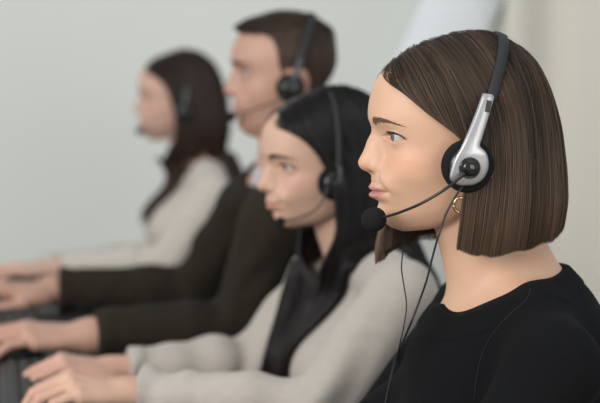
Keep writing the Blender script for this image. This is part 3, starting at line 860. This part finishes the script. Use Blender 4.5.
        for t_, dy in ((0, -4.2), (0, -.8), (.07, .1), (.18, .55), (.45, 1.3), (.8, 1.7), (1, 1.8)):
            c = c0+(m-c0)*t_
            upc = (c[:, 1]-P[:, 2].min())/(P[:, 2].max()-P[:, 2].min()); Yc = np.interp(upc, [0, .35, .5, 1], [101, 104.5, 103.5, 93])
            vs.append(np.stack([c[:, 0], Yc+dy, c[:, 1]], 1))
        V_ = np.concatenate(vs); fs = []
        for i in range(6):
            for j in range(n):
                k_ = (j+1) % n; fs.append((i*n+j, i*n+k_, (i+1)*n+k_, (i+1)*n+j))
        fs.append(tuple(range(n)))
        A = mesh_obj('slider_arm', W1.H2W(V_), fs, HM['silver'], root)
        # dark window in the top of the arm
        w = [W1.px2H(x, y, 98) for x, y in ((487.2, 100), (492.3, 101), (489.5, 112.5), (484.6, 111.5))]
        w = np.array(w); wv = np.concatenate([w+[0, -5, 0], w+[0, 0.3, 0]]); wv[:, 1] += np.tile([0, 0, 0, 0], 2)
        for i_, sgn in enumerate(range(8)): 
            u_ = (wv[i_, 2]-P[:, 2].min())/(P[:, 2].max()-P[:, 2].min()); wv[i_, 1] = np.interp(u_, [0, .35, .5, 1], [101, 104.5, 103.5, 93])+(2.6 if i_ > 3 else -2)
        win = mesh_obj('slider_window', W1.H2W(wv), [(0, 1, 2, 3), (7, 6, 5, 4), (0, 4, 5, 1), (1, 5, 6, 2), (2, 6, 7, 3), (3, 7, 4, 0)], HM['black'], A, smooth=False)
        kc = W1.px2H(470, 168, 106); Ml = np.stack([[1., 0, 0], [0, 0, 1.], [0, 1., 0]], 1)
        v, f = lathe([(12, -6), (12, 0), (11.3, 1.2), (10.2, 1.2), (9.6, .4), (9.2, .4), (8.8, 2.8), (7, 4.4), (3.5, 5.4), (.01, 5.6)], 44, Ml, [kc[0], 106, kc[2]])
        mesh_obj('pivot_knob', W1.H2W(v), f, HM['knob'], root)
    bp = [(464, 173, 110), (456, 181, 111), (440, 192.5, 108), (420, 204, 97), (402, 211.5, 80), (390, 215.5, 64), (380, 218, 50)]
    boom = [W1.px2H(*q) for q in bp]
    def onto(px, py, off=2.):
        """where the sweater lies in that direction"""
        o = W1.W2P(np.array([0, 0, CAMZ])); d = W1.W2P(at(px, py, 1.))-o; d /= np.linalg.norm(d); t = 1200.
        for _ in range(70):
            e = float(W1g((o+d*t)[None].astype(F))[0])
            if e < .2: return o+d*(t-off)
            t += max(.3, e*.7)
            if t > 2100: break
        return pxP(W1, px, py, 60.)
    seam = np.array([onto(x, y, .1) for x, y in spline([(531, 288), (526, 300), (507, 317), (489, 340), (479, 366), (474, 402)], 26)])
    v, f = tube_path(W1.P2W(seam), .0008, 8); mesh_obj('raglan_seam', v, f, mat('black_seam', (.007, .007, .008), 1.)[0], W1root)
    def cabl(l): return [W1.H2W(W1.px2H(*q)) for q in l]
    cb = [cabl([(463, 186, 96), (456, 196, 98), (446, 214, 100), (438.5, 236, 104), (433, 255, 96), (427, 279, 88), (419, 302, 78)])+[W1.P2W(onto(*q)) for q in ((408, 330, 4), (398, 352, 2.5), (391, 378, 2.5), (386, 402, 2.5), (381, 425, 2.5))]]
    headset(W1, 'silver and black headset with foam microphone worn by the woman with the brown bob', HM, cup, top, boom, mic_r=14.2, W=90, arm_poly=arm, cable=cb, band_w=13.5, slide_to=.47)
    0 and print('hits', [np.round(onto(*q)) for q in ((408, 330, 4), (404, 325, 6), (398, 352, 2.5), (391, 378, 2.5))])
    v, f = tube_path(spline(cabl([(404, 236, -20), (403, 250, 0), (401.5, 268, 20), (404, 286, 40), (406.5, 305, 55)])+[W1.P2W(onto(*q)) for q in ((404, 325, 6), (400, 343, 3), (397, 356, 2.5))], 50), .0008, 8)
    hs = bpy.data.objects['headset']; o = mesh_obj('cable', v, f, HM['cable'], hs)
# ------------------------------------------------------------------ the three colleagues behind
def long_hair(fr, hp, root, gf, m, ms, n, xln, part=-8., zend=-400, fwd=.25, seed=5, capsc=1.0, ww=1.0, T=30, r0=.3, rr=.25, shell_res=4., boxz=-380, fz_a=.5, hollow=12, lift=0., behind=0.):
    """straight long hair that falls over the shoulders; xln = hairline (x, z) points, z falling"""
    xln = np.array(xln, float)
    r = np.random.default_rng(seed)
    def E(p):
        h = fr.P2H(p.astype(F)); d1 = cap_env(h, capsc, ww, lift)
        d1 = smax(d1, (-175-h[:, 2])*.8, 60)
        if gf is None: return d1
        nb = len(p); d2 = np.full(nb, 60, F); m_ = p[:, 2] < -60
        if m_.any(): d2[m_] = gf(p[m_])-9
        return smin(d1, d2, 40)
    def xl(h):
        s = np.abs(h[:, 1]); a = np.interp(h[:, 2], xln[::-1, 1], xln[::-1, 0]); return a+8*(1-sstep(s, 10, 50))*(h[:, 2] > 40)
    def flow(p, gr):
        h = fr.P2H(p.astype(F)); x, y, z = h.T; s = np.where(y > part, 1., -1.)
        nearl = np.exp(-np.clip(xl(h)-x, 0, 99)/12)
        a = (fz_a*sstep(x, -90, 20)+.9*nearl)*sstep(z, -10, 60)+.1*sstep(z, 60, 100)
        low = sstep(-z, 60, 130)
        a = a-fwd*low*(x > -25-behind)*1.0+.25*low*(x < -45)
        return np.stack([-a, .75*s*sstep(z, 55, 115)-.25*s*low*(x > 0), -np.ones_like(x)], -1).astype(F)
    def clamp(p):
        h = fr.P2H(p.astype(F)).copy(); ov = np.where(h[:, 2] > -105, h[:, 0]-xl(h), -1); h[:, 0] -= np.clip(ov, 0, 8)
        return fr.H2P(h).astype(F)
    cond = lambda p: (lambda h: (h[:, 0] < xl(h)-.5) & (h[:, 2] > 0) & ~((h[:, 2] < 15) & (h[:, 0] > 0)))(fr.P2H(p))
    sd = seeds_on(E, cond, n, ((-150, -110, -20), (150, 110, 140)), -7, r)
    ze = zend+r.normal(0, 16, len(sd))+14*vnoise(sd*V(1, 1, .2), .08, 3)
    lvl = r.uniform(-6, 1.5, len(sd))
    # stop at the individual end height
    tr, L = trace(E, sd, lvl, flow, lambda q: q[:, 2] < zend-30, 110, 6, clamp)
    bad = np.stack([(lambda h: (h[:, 2] > -90) & (h[:, 2] < 74) & (h[:, 0]-xl(h) > 3))(fr.P2H(q.astype(F))) for q in tr[2:]]).any(0)
    tr, L, ze = tr[:, ~bad], L[~bad], ze[~bad]
    Ls = (tr[:, :, 2] > ze[None]).sum(0)-1; L = np.clip(np.minimum(L, Ls), 6, None)
    pts = resample(tr, L, T)
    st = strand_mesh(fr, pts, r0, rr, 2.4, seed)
    def shell(p):
        h = fr.P2H(p.astype(F)); d = cap_env(h, capsc, ww, lift)
        o = smax(d+4.5, (h[:, 0]-xl(h)+3)*.8, 3)
        o = smax(o, (-118-h[:, 2]), 3)
        o = np.where(h[:, 2] < -35, smax(o, -(d+13), 3), o)
        return o.astype(F)
    sv = surface(shell, axis(-170, 160, shell_res, []), axis(-125, 125, shell_res, []), axis(-200, 150, shell_res, []))
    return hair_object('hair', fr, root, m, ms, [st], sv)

def simple_cup(fr, px, py, y): return fr.px2H(px, py, y)
desk_edge = (np.array([.02, 1.667]), np.array([-.40, 3.60]))

if '2' in WHO:
    W2 = Frame(at(338, 160, 2.27), 12, hyaw=8, hpitch=-4)
    skin2 = skin_mat('skin_pale', (.60, .385, .28), (.56, .25, .19), (.5, .17, .15), (.2, .1, .08))
    hp2 = dict(rosy=.5, zl=.9, wide=.97, smile=3.2, nose=1.0, mouth=27., chin=-3)
    zf = W2.O[2]*1000
    b2 = base_body(WL=joint(W2, 138, 392, 2.12), EL=joint(W2, 318, 408, 2.02), WR=joint(W2, 122, 370, 2.33), ER=joint(W2, 262, 362, 2.40),
                   nb=(-48, 0, -188), chest=(-62, 0, -315), chest_r=(112, 142, 140), SL=joint(W2, 402, 297, 2.09), SR=joint(W2, 318, 280, 2.40), r=42, wr=25, AL=(420, 110, -zf+90), AR=(420, -110, -zf+90),
                   rollL=8, rollR=-4, bendL=(34, 36, 20), bendR=(34, 36, 20), droopL=.16, droopR=.18, dirL=(1, .02, 0), dirR=(1, .1, 0), hk=1.17, liftL=(0, 2, 4, 6))
    gp2 = dict(infl=10, fold=8, fw=12, body_fold=6, band=1.0, neck=lambda p: (p-V(30, 0, -178))@V(.25, 0, .968)-60*np.maximum(0, (np.abs(p[:, 1])-90)/30)**2)
    light_knit = cloth_mat('light_grey_knit', (.43, .39, .345), 1100, .4, .9, .05)
    W2root, W2body, g2 = person('person', W2, hp2, b2, gp2, skin2, 'smiling woman with long black hair and light grey sweater, typing beside the bob-haired woman', hres=1.6*FINE, handres=1.7*FINE, gmat=light_knit, trouser=trouser_m)
    eyeballs(W2, hp2, W2root, eye_brown, (4, -2))
    brow_lash(W2, hp2, W2root, hair_mat('brow_black', (.03, .018, .012), (.06, .035, .025), .6), lash_m, thick=1.25, dens=1.4)
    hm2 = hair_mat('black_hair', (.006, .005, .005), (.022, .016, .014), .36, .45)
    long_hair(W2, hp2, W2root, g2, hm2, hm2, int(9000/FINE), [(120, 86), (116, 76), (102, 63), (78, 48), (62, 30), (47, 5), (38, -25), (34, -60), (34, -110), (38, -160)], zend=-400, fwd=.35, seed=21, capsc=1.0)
    headset(W2, 'black headset on the smiling black-haired woman in the light grey sweater', HM2, W2.px2H(334, 183, 72), (14, 0, 117), [W2.px2H(*q) for q in ((328, 188, 82), (322, 202, 82), (312, 212, 74), (298, 218, 58), (284, 221, 46))], mic_r=7.5, W=91, band_w=10, slide_to=.1, cush_r=27, detail=False)

if '3' in WHO:
    MN = Frame(at(294, 71, 2.68), 10, hyaw=-4, hpitch=0)
    skin3 = skin_mat('skin_ruddy', (.50, .30, .22), (.48, .19, .15), (.5, .2, .16), (.15, .08, .06))
    hp3 = dict(rosy=.6, sx=.99, zl=1.1, zu=.93, smile=.5, nose=2.0, mouth=28., brow=2.5, jaw=3.0, lips=.7, ear=1.1, lidup=6.2, wide=1.0, lipc=.7)
    zf = MN.O[2]*1000
    b3 = base_body(r=54, chest=(-30, 0, -350), chest_r=(122, 172, 165), bust=None, belly=(-45, 0, -520), belly_r=(115, 150, 160), hip=(-45, 0, -690), hip_r=(125, 175, 110),
                   nb=(6, 0, -205), n0=(6, 0, -78), nr=(60, 64), trap=1.0, wr=37, hk=1.27,
                   SL=joint(MN, 272, 228, 2.56), SR=joint(MN, 248, 208, 2.90), EL=joint(MN, 240, 328, 2.60), ER=joint(MN, 196, 291, 3.02), WL=joint(MN, 90, 335, 2.50), WR=joint(MN, 55, 290, 2.97),
                   KL=(430, 120, -740), KR=(430, -120, -740), AL=(440, 120, -zf+95), AR=(440, -120, -zf+95), dirL=(1, 0, 0), dirR=(1, .1, 0), bendL=(12, 26, 16), bendR=(12, 26, 16), rollL=6, droopL=.05, droopR=.08)
    gp3 = dict(infl=10, fold=3.5, fw=11, cuff=8, neck=lambda p: (p-V(75, 0, -222))@V(.12, 0, .993)-60*np.maximum(0, (np.abs(p[:, 1])-80)/30)**2)
    olive = cloth_mat('olive_brown_knit', (.024, .0195, .0135), 900, .5, .95, .15, .0)
    MNroot, MNbody, g3 = person('person', MN, hp3, b3, gp3, skin3, 'man with short brown hair and dark olive sweater sitting behind the black-haired woman', hres=2.0*FINE, handres=2.2*FINE, gmat=olive, trouser=trouser_m)
    eyeballs(MN, hp3, MNroot, eye_brown, (3, 0))
    brow_lash(MN, hp3, MNroot, hair_mat('brow_dark', (.04, .022, .014), (.08, .05, .03), .6), lash_m, thick=1.5, brow_z=-1.5)
    # shirt collar under the sweater
    nb = np.array(b3['nb'], F)
    def collar(p):
        d = neck_sdf(p, b3, 9); d = smax(d, -(neck_sdf(p, b3, 4.5)), 1)
        top = (p-V(70, 0, -182))@V(.3, 0, .954)
        gap = 9-np.abs(p[:, 1])-(-(p[:, 2]+190))*.0
        d = smax(smax(d, top, 2), -(p[:, 2]+262), 2)
        return np.where(p[:, 0] > 50, smax(d, gap, 2), d).astype(F)
    v, q = surface(collar, axis(-100, 140, 3, []), axis(-100, 100, 3, []), axis(-280, -110, 3, []))
    mesh_obj('shirt_collar', MN.P2W(v), q, cloth_mat('pale_blue_cotton', (.50, .55, .60), 1500, .2), MNroot)
    # short hair
    hm3 = hair_mat('short_brown_hair', (.030, .017, .011), (.085, .052, .034), .55, .3)
    hd3 = lambda h: head_sdf(h.astype(F), hp3)
    skl = lambda h: ell(h, (12, 0, 32), (99*1.04, 77, 82))
    line = np.array([(116, 80), (112, 76), (84, 71), (56, 67), (46, 58), (39, 38), (37, 10), (34, -10), (30, -26), (8, -44)], float)
    def topz(h):     # thickness of the hair by height
        return 2.2+7*sstep(h[:, 2], 40, 85)+6*sstep(h[:, 0], 60, 100)*sstep(h[:, 2], 55, 75)
    def xl3(h):
        z = h[:, 2]; a = np.interp(z, line[::-1, 1], line[::-1, 0]); a = np.where(z < -44, 4, a); return a
    def shell3(p):
        h = MN.P2H(p.astype(F)); d = hd3(h)-topz(h)*.72+1.3*(1-sstep(h[:, 2], 0, 42))*sstep(h[:, 0], -55, -5)-.6*vnoise(h*V(1, 1, 1), .5, 3)
        d = smax(d, h[:, 0]-xl3(h), 3); d = smax(d, -95-.25*(h[:, 0]+60)-h[:, 2], 3)
        e = np.sqrt((h[:, 0]-4)**2/1.+(h[:, 2]+32)**2*.35)
        d = np.where(h[:, 2] < 5, smax(d, 26-e, 3), d)
        return d.astype(F)
    v, q = surface(shell3, axis(-130, 140, 3, []), axis(-110, 110, 3, []), axis(-130, 140, 3, []))
    r = np.random.default_rng(4)
    h0 = MN.P2H(v.astype(F)); k = r.choice(len(v), 14000); hs_ = h0[k]; gr = grad(hd3, hs_); L = topz(hs_)
    dirv = gr*.55+V(.35, 0, .12)*sstep(hs_[:, 2:3], 50, 90)+V(-.25, 0, -.7)*(1-sstep(hs_[:, 2:3], 30, 80))+r.normal(0, .12, (len(k), 3))
    dirv /= ln(dirv)[:, None]; t_ = np.array([-.6, -.1, .3, .65])[None, :, None]
    pts = hs_[:, None]+dirv[:, None]*L[:, None, None]*.9*t_
    hw = MN.H2W(pts.reshape(-1, 3)).reshape(pts.shape)
    st = tubes(hw, np.tile(np.array([.35, .35, .3, .12])*.001, (len(k), 1)), np.clip(r.normal(.4, .25, len(k)), 0, 1))
    hair_object('hair', MN, MNroot, hm3, hm3, [st], (v, q))
    headset(MN, 'black headset on the short-haired man in the olive sweater', HM2, MN.px2H(290.5, 88, 84), (-34, 0, 108), [MN.px2H(*q) for q in ((284, 97, 94), (272, 103, 88), (258, 108, 74), (244, 113, 56), (234, 116, 42))], mic_r=9, W=88, band_w=16, slide_to=.3, cush_r=27, detail=False, cups=(1, -1))

if '4' in WHO:
    W4 = Frame(at(185, 97, 3.65), 12, hyaw=-6, hpitch=0)
    skin4 = skin_mat('skin_rosy', (.62, .40, .31), (.56, .24, .19), (.5, .2, .17), (.2, .1, .08))
    hp4 = dict(rosy=.6, smile=1., nose=0)
    zf = W4.O[2]*1000
    b4 = base_body(AL=(420, 110, -zf+90), AR=(420, -110, -zf+90), r=43, SL=joint(W4, 212, 197, 3.47), EL=joint(W4, 166, 262, 3.42), WL=joint(W4, 60, 268, 3.44), WR=joint(W4, 40, 269, 3.66), ER=joint(W4, 150, 258, 3.92), SR=joint(W4, 200, 190, 3.82), dirL=(1, 0, 0), dirR=(1, .1, 0), hk=1.12, bendL=(8, 22, 14), bendR=(8, 22, 14))
    gp4 = dict(infl=9, fold=3.5, neck=lambda p: (p-V(30, 0, -200))@V(.25, 0, .968)-60*np.maximum(0, (np.abs(p[:, 1])-90)/30)**2)
    cream = cloth_mat('cream_knit', (.55, .50, .44), 1100, .4, .9, .1)
    W4root, W4body, g4 = person('person', W4, hp4, b4, gp4, skin4, 'farthest woman in the row, with long brown hair and cream sweater', hres=2.4*FINE, handres=2.6*FINE, gres=5., gmat=cream, trouser=trouser_m)
    eyeballs(W4, hp4, W4root, eye_brown, (3, 0))
    brow_lash(W4, hp4, W4root, hair_mat('brow_brown', (.05, .028, .018), (.09, .055, .035), .6), lash_m, dens=.6)
    hm4 = hair_mat('dark_brown_hair', (.024, .014, .010), (.09, .05, .034), .4, .4)
    long_hair(W4, hp4, W4root, g4, hm4, hm4, int(6000/FINE), [(106, 84), (104, 74), (92, 62), (70, 48), (52, 30), (40, 5), (32, -25), (26, -60), (28, -110), (34, -160)], zend=-295, fwd=.5, seed=31, capsc=1.01, r0=.4)
    headset(W4, 'dark headset on the farthest woman with long brown hair', HM2, W4.px2H(184, 112, 84), (-18, 0, 118), [W4.px2H(*q) for q in ((180, 120, 92), (170, 126, 86), (158, 130, 70), (148, 131, 52), (142, 131, 42))], mic_r=10, W=88, band_w=16, slide_to=.3, cush_r=27, detail=False)
# ------------------------------------------------------------------ the long desk and its keyboards
DZ = .735
e0, e1 = desk_edge; ed = (e1-e0)/np.linalg.norm(e1-e0); en = np.array([-ed[1], ed[0]])          # en points away from the people
if en[0] > 0: en = -en
Md = np.stack([[en[0], en[1], 0], [ed[0], ed[1], 0], [0, 0, 1.]], 1)
if np.linalg.det(Md) < 0: Md[:, 1] *= -1
desk_m, nt, b = mat('dark_laminate', (.018, .017, .017), .6)
steel_m = mat('grey_steel', (.25, .25, .26), .4, .8)[0]
dc = e0+ed*.45+en*.38
desk = empty('desk', (dc[0], dc[1], 0), 'long dark desk along which the four headset wearers sit', 'desk')
v, f = rbox(.76, 3.1, .026, .003, 2, Md, (dc[0], dc[1], DZ-.013)); mesh_obj('desktop', v, f, desk_m, desk)
for u in (-1.45, 0, 1.45):
    for s in (-.3, .3):
        c = dc+ed*u+en*s; v, f = rbox(.05, .05, DZ-.026, .004, 2, Md, (c[0], c[1], (DZ-.026)/2)); mesh_obj('leg', v, f, steel_m, desk)
key_m = mat('charcoal_keys', (.022, .024, .024), .5)[0]; kb_m = mat('charcoal_keyboard', (.02, .021, .023), .5)[0]
def keyboard(c, label):
    r_ = empty('keyboard', (c[0], c[1], DZ), label, 'keyboard', 'keyboards along the desk')
    v, f = rbox(.14, .44, .016, .004, 2, Md, (c[0], c[1], DZ+.008)); mesh_obj('keyboard_body', v, f, kb_m, r_)
    ps = []
    for i in range(6):
        for j in range(21):
            w = .0165
            if i == 0 and 4 <= j <= 8:
                if j != 6: continue
                w = .09
            x = -.054+i*.0205+0; y = -.205+j*.0205
            cc = c+en*x+ed*y; ps.append(rbox(.0165, w, .008, .0018, 1, Md, (cc[0], cc[1], DZ+.0195)))
    v, f = join(*ps); mesh_obj('keys', v, f, key_m, r_)
kl = {'1': ((.14, 1.667), 'keyboard in front of the woman with the brown bob'), '2': ((-.33, 2.22), 'keyboard under the hands of the smiling black-haired woman'), '3': ((-.49, 2.74), 'keyboard under the hands of the man in the olive sweater'), '4': ((-.70, 3.55), 'keyboard under the hands of the farthest woman')}
def chair(fr, b, label):
    h = fr.P2W(np.array([b['hip'][0]-5, 0, b['hip'][2]-b['hip_r'][2]+4])); z = h[2]; x = fr.P2W(np.array([1., 0, 0]))-fr.P2W(np.array([0., 0, 0])); x /= np.linalg.norm(x); y = np.cross([0, 0, 1.], x)
    M = np.stack([x, y, [0, 0, 1.]], 1)
    r_ = empty('office_chair', (h[0], h[1], 0), label, 'chair', 'office chairs')
    fm = HM['foam']
    v, f = rbox(.46, .46, .07, .03, 4, M, h+np.array([0, 0, -.04])+x*.06); mesh_obj('seat', v, f, fm, r_)
    v, f = lathe([(.03, 0), (.03, z-.16)], 20, None, (h[0], h[1], .09)); mesh_obj('gas_lift', v, f, steel_m, r_)
    for k in range(5):
        a = k*2*math.pi/5; d = np.array([math.cos(a), math.sin(a), 0]); p0 = np.array([h[0], h[1], .1])
        v, f = tube_path([p0, p0+d*.13+[0, 0, -.015], p0+d*.25+[0, 0, -.035]], [.028, .022, .018], 10); mesh_obj('leg', v, f, HM['black'], r_)
        v, f = lathe([(.01, -.02), (.026, -.02), (.026, .02), (.01, .02)], 16, np.stack([d, [0, 0, 1.], np.cross(d, [0, 0, 1.])], 1), p0+d*.24+[0, 0, -.074]); mesh_obj('caster', v, f, HM['black'], r_)
fl = {}
if '1' in WHO: fl['1'] = (W1, b1, 'woman with the brown bob')
if '2' in WHO: fl['2'] = (W2, b2, 'smiling black-haired woman')
if '3' in WHO: fl['3'] = (MN, b3, 'man in the olive sweater')
if '4' in WHO: fl['4'] = (W4, b4, 'farthest woman')
for k_, (fr_, b_, nm) in fl.items():
    wl = (fr_.P2W(np.array(b_['WL']))+fr_.P2W(np.array(b_['WR'])))/2
    c = wl[:2]+en*.13
    if k_ != '4': keyboard(c, 'dark keyboard at the hands of the '+nm)
    chair(fr_, b_, 'black office chair under the '+nm)
sc = bpy.context.scene
sc.view_settings.view_transform = 'Standard'; sc.view_settings.look = 'None'; sc.view_settings.exposure = 0; sc.view_settings.gamma = 1
w = bpy.data.worlds.new('world'); sc.world = w; w.use_nodes = True
w.node_tree.nodes['Background'].inputs[0].default_value = (.86, .93, 1, 1); w.node_tree.nodes['Background'].inputs[1].default_value = .6
def area(name, loc, target, size, power, col=(1, 1, 1)):
    l = bpy.data.lights.new(name, 'AREA'); l.shape = 'RECTANGLE'; l.size, l.size_y = size; l.energy = power; l.color = col
    o = bpy.data.objects.new(name, l); C.objects.link(o); o.location = loc
    from mathutils import Vector
    o.rotation_euler = (Vector(target)-Vector(loc)).to_track_quat('-Z', 'Y').to_euler(); return o
area('window_daylight', (-2.6, -.6, 2.3), (0, 2.2, 1.0), (2.2, 1.6), 125, (1, .97, .93))
area('ceiling_lamp', (.5, 1.4, 2.75), (.3, 1.9, 1.0), (1.6, 1.6), 5, (1, .97, .92))
area('fill_behind', (1.7, -1.6, 1.5), (.2, 1.8, 1.1), (1.8, 1.6), 38, (1, .97, .93))  # added soft fill from behind the camera to lift the hair, no known window
# room
def plane_box(name, c, s, m, kind='structure'):
    v, f = rbox(*s, b=0, c=c); o = mesh_obj(name, v, f, m, smooth=False); o['kind'] = kind; return o
wall_m, nt, b = mat('wall_paint', (.60, .615, .57), .9)
c = ramp(nt, noise(nt, 1.5, 3), [(.3, (.72, .745, .70)), (.7, (.755, .775, .73))]); nt.links.new(c, b.inputs['Base Color'])
floor_m, nt, b = mat('floor_laminate', (.3, .24, .18), .5)
plane_box('wall_back', (0, 4.85, 1.4), (9, .1, 2.8), wall_m)
plane_box('floor', (0, 1.4, -.05), (9, 7, .1), floor_m)

# white board leaning against the wall and the curtain at the right
wb_m = mat('white_foam_board', (.86, .90, .93), .6)[0]
a = math.radians(23.5); top_ = at(461, 20, 4.735)
Mb = np.stack([[math.cos(a), 0, -math.sin(a)], [0, 1., 0], [math.sin(a), 0, math.cos(a)]], 1)
Lb = 2.3; low = top_-Mb[:, 2]*(top_[2]/Mb[2, 2]); cb_ = low+Mb[:, 2]*Lb*.5+np.array([0, 0, .06])
v, f = rbox(.25, .02, Lb, .003, 2, Mb, cb_)
tag(mesh_obj('foam_board', v, f, wb_m), 'tall white board leaning at a slant against the back wall', 'board')
cur_m, nt, b = mat('beige_curtain', (.74, .71, .62), .9); bump(nt, b, noise(nt, 900, 2), .2, .0006)
nx = 260; X = np.linspace(.655, 2.3, nx); u = X-.655
Y = 4.60-.055*np.cos(u*11+.5*np.sin(u*7))-.01*np.sin(u*31)
zs_ = np.linspace(.03, 2.72, 12); P = np.stack([np.repeat(X[None], 12, 0), np.repeat(Y[None], 12, 0)+0*zs_[:, None], np.repeat(zs_[:, None], nx, 1)], -1)
P2 = P+np.array([0, .006, 0]); vs = np.concatenate([P.reshape(-1, 3), P2.reshape(-1, 3)]); n_ = 12*nx; fs = []
for i in range(11):
    for j in range(nx-1):
        q = i*nx+j; fs.append((q, q+1, q+nx+1, q+nx)); fs.append((n_+q, n_+q+nx, n_+q+nx+1, n_+q+1))
for i in range(11):
    for j in (0, nx-1):
        q = i*nx+j; fs.append((q, q+nx, n_+q+nx, n_+q))
cu = mesh_obj('curtain', vs, fs, cur_m); tag(cu, 'beige curtain hanging in soft folds at the right of the back wall', 'curtain')
v, f = tube_path([(.6, 4.62, 2.74), (2.35, 4.62, 2.74)], .014, 12); mesh_obj('curtain_rod', v, f, steel_m, cu)
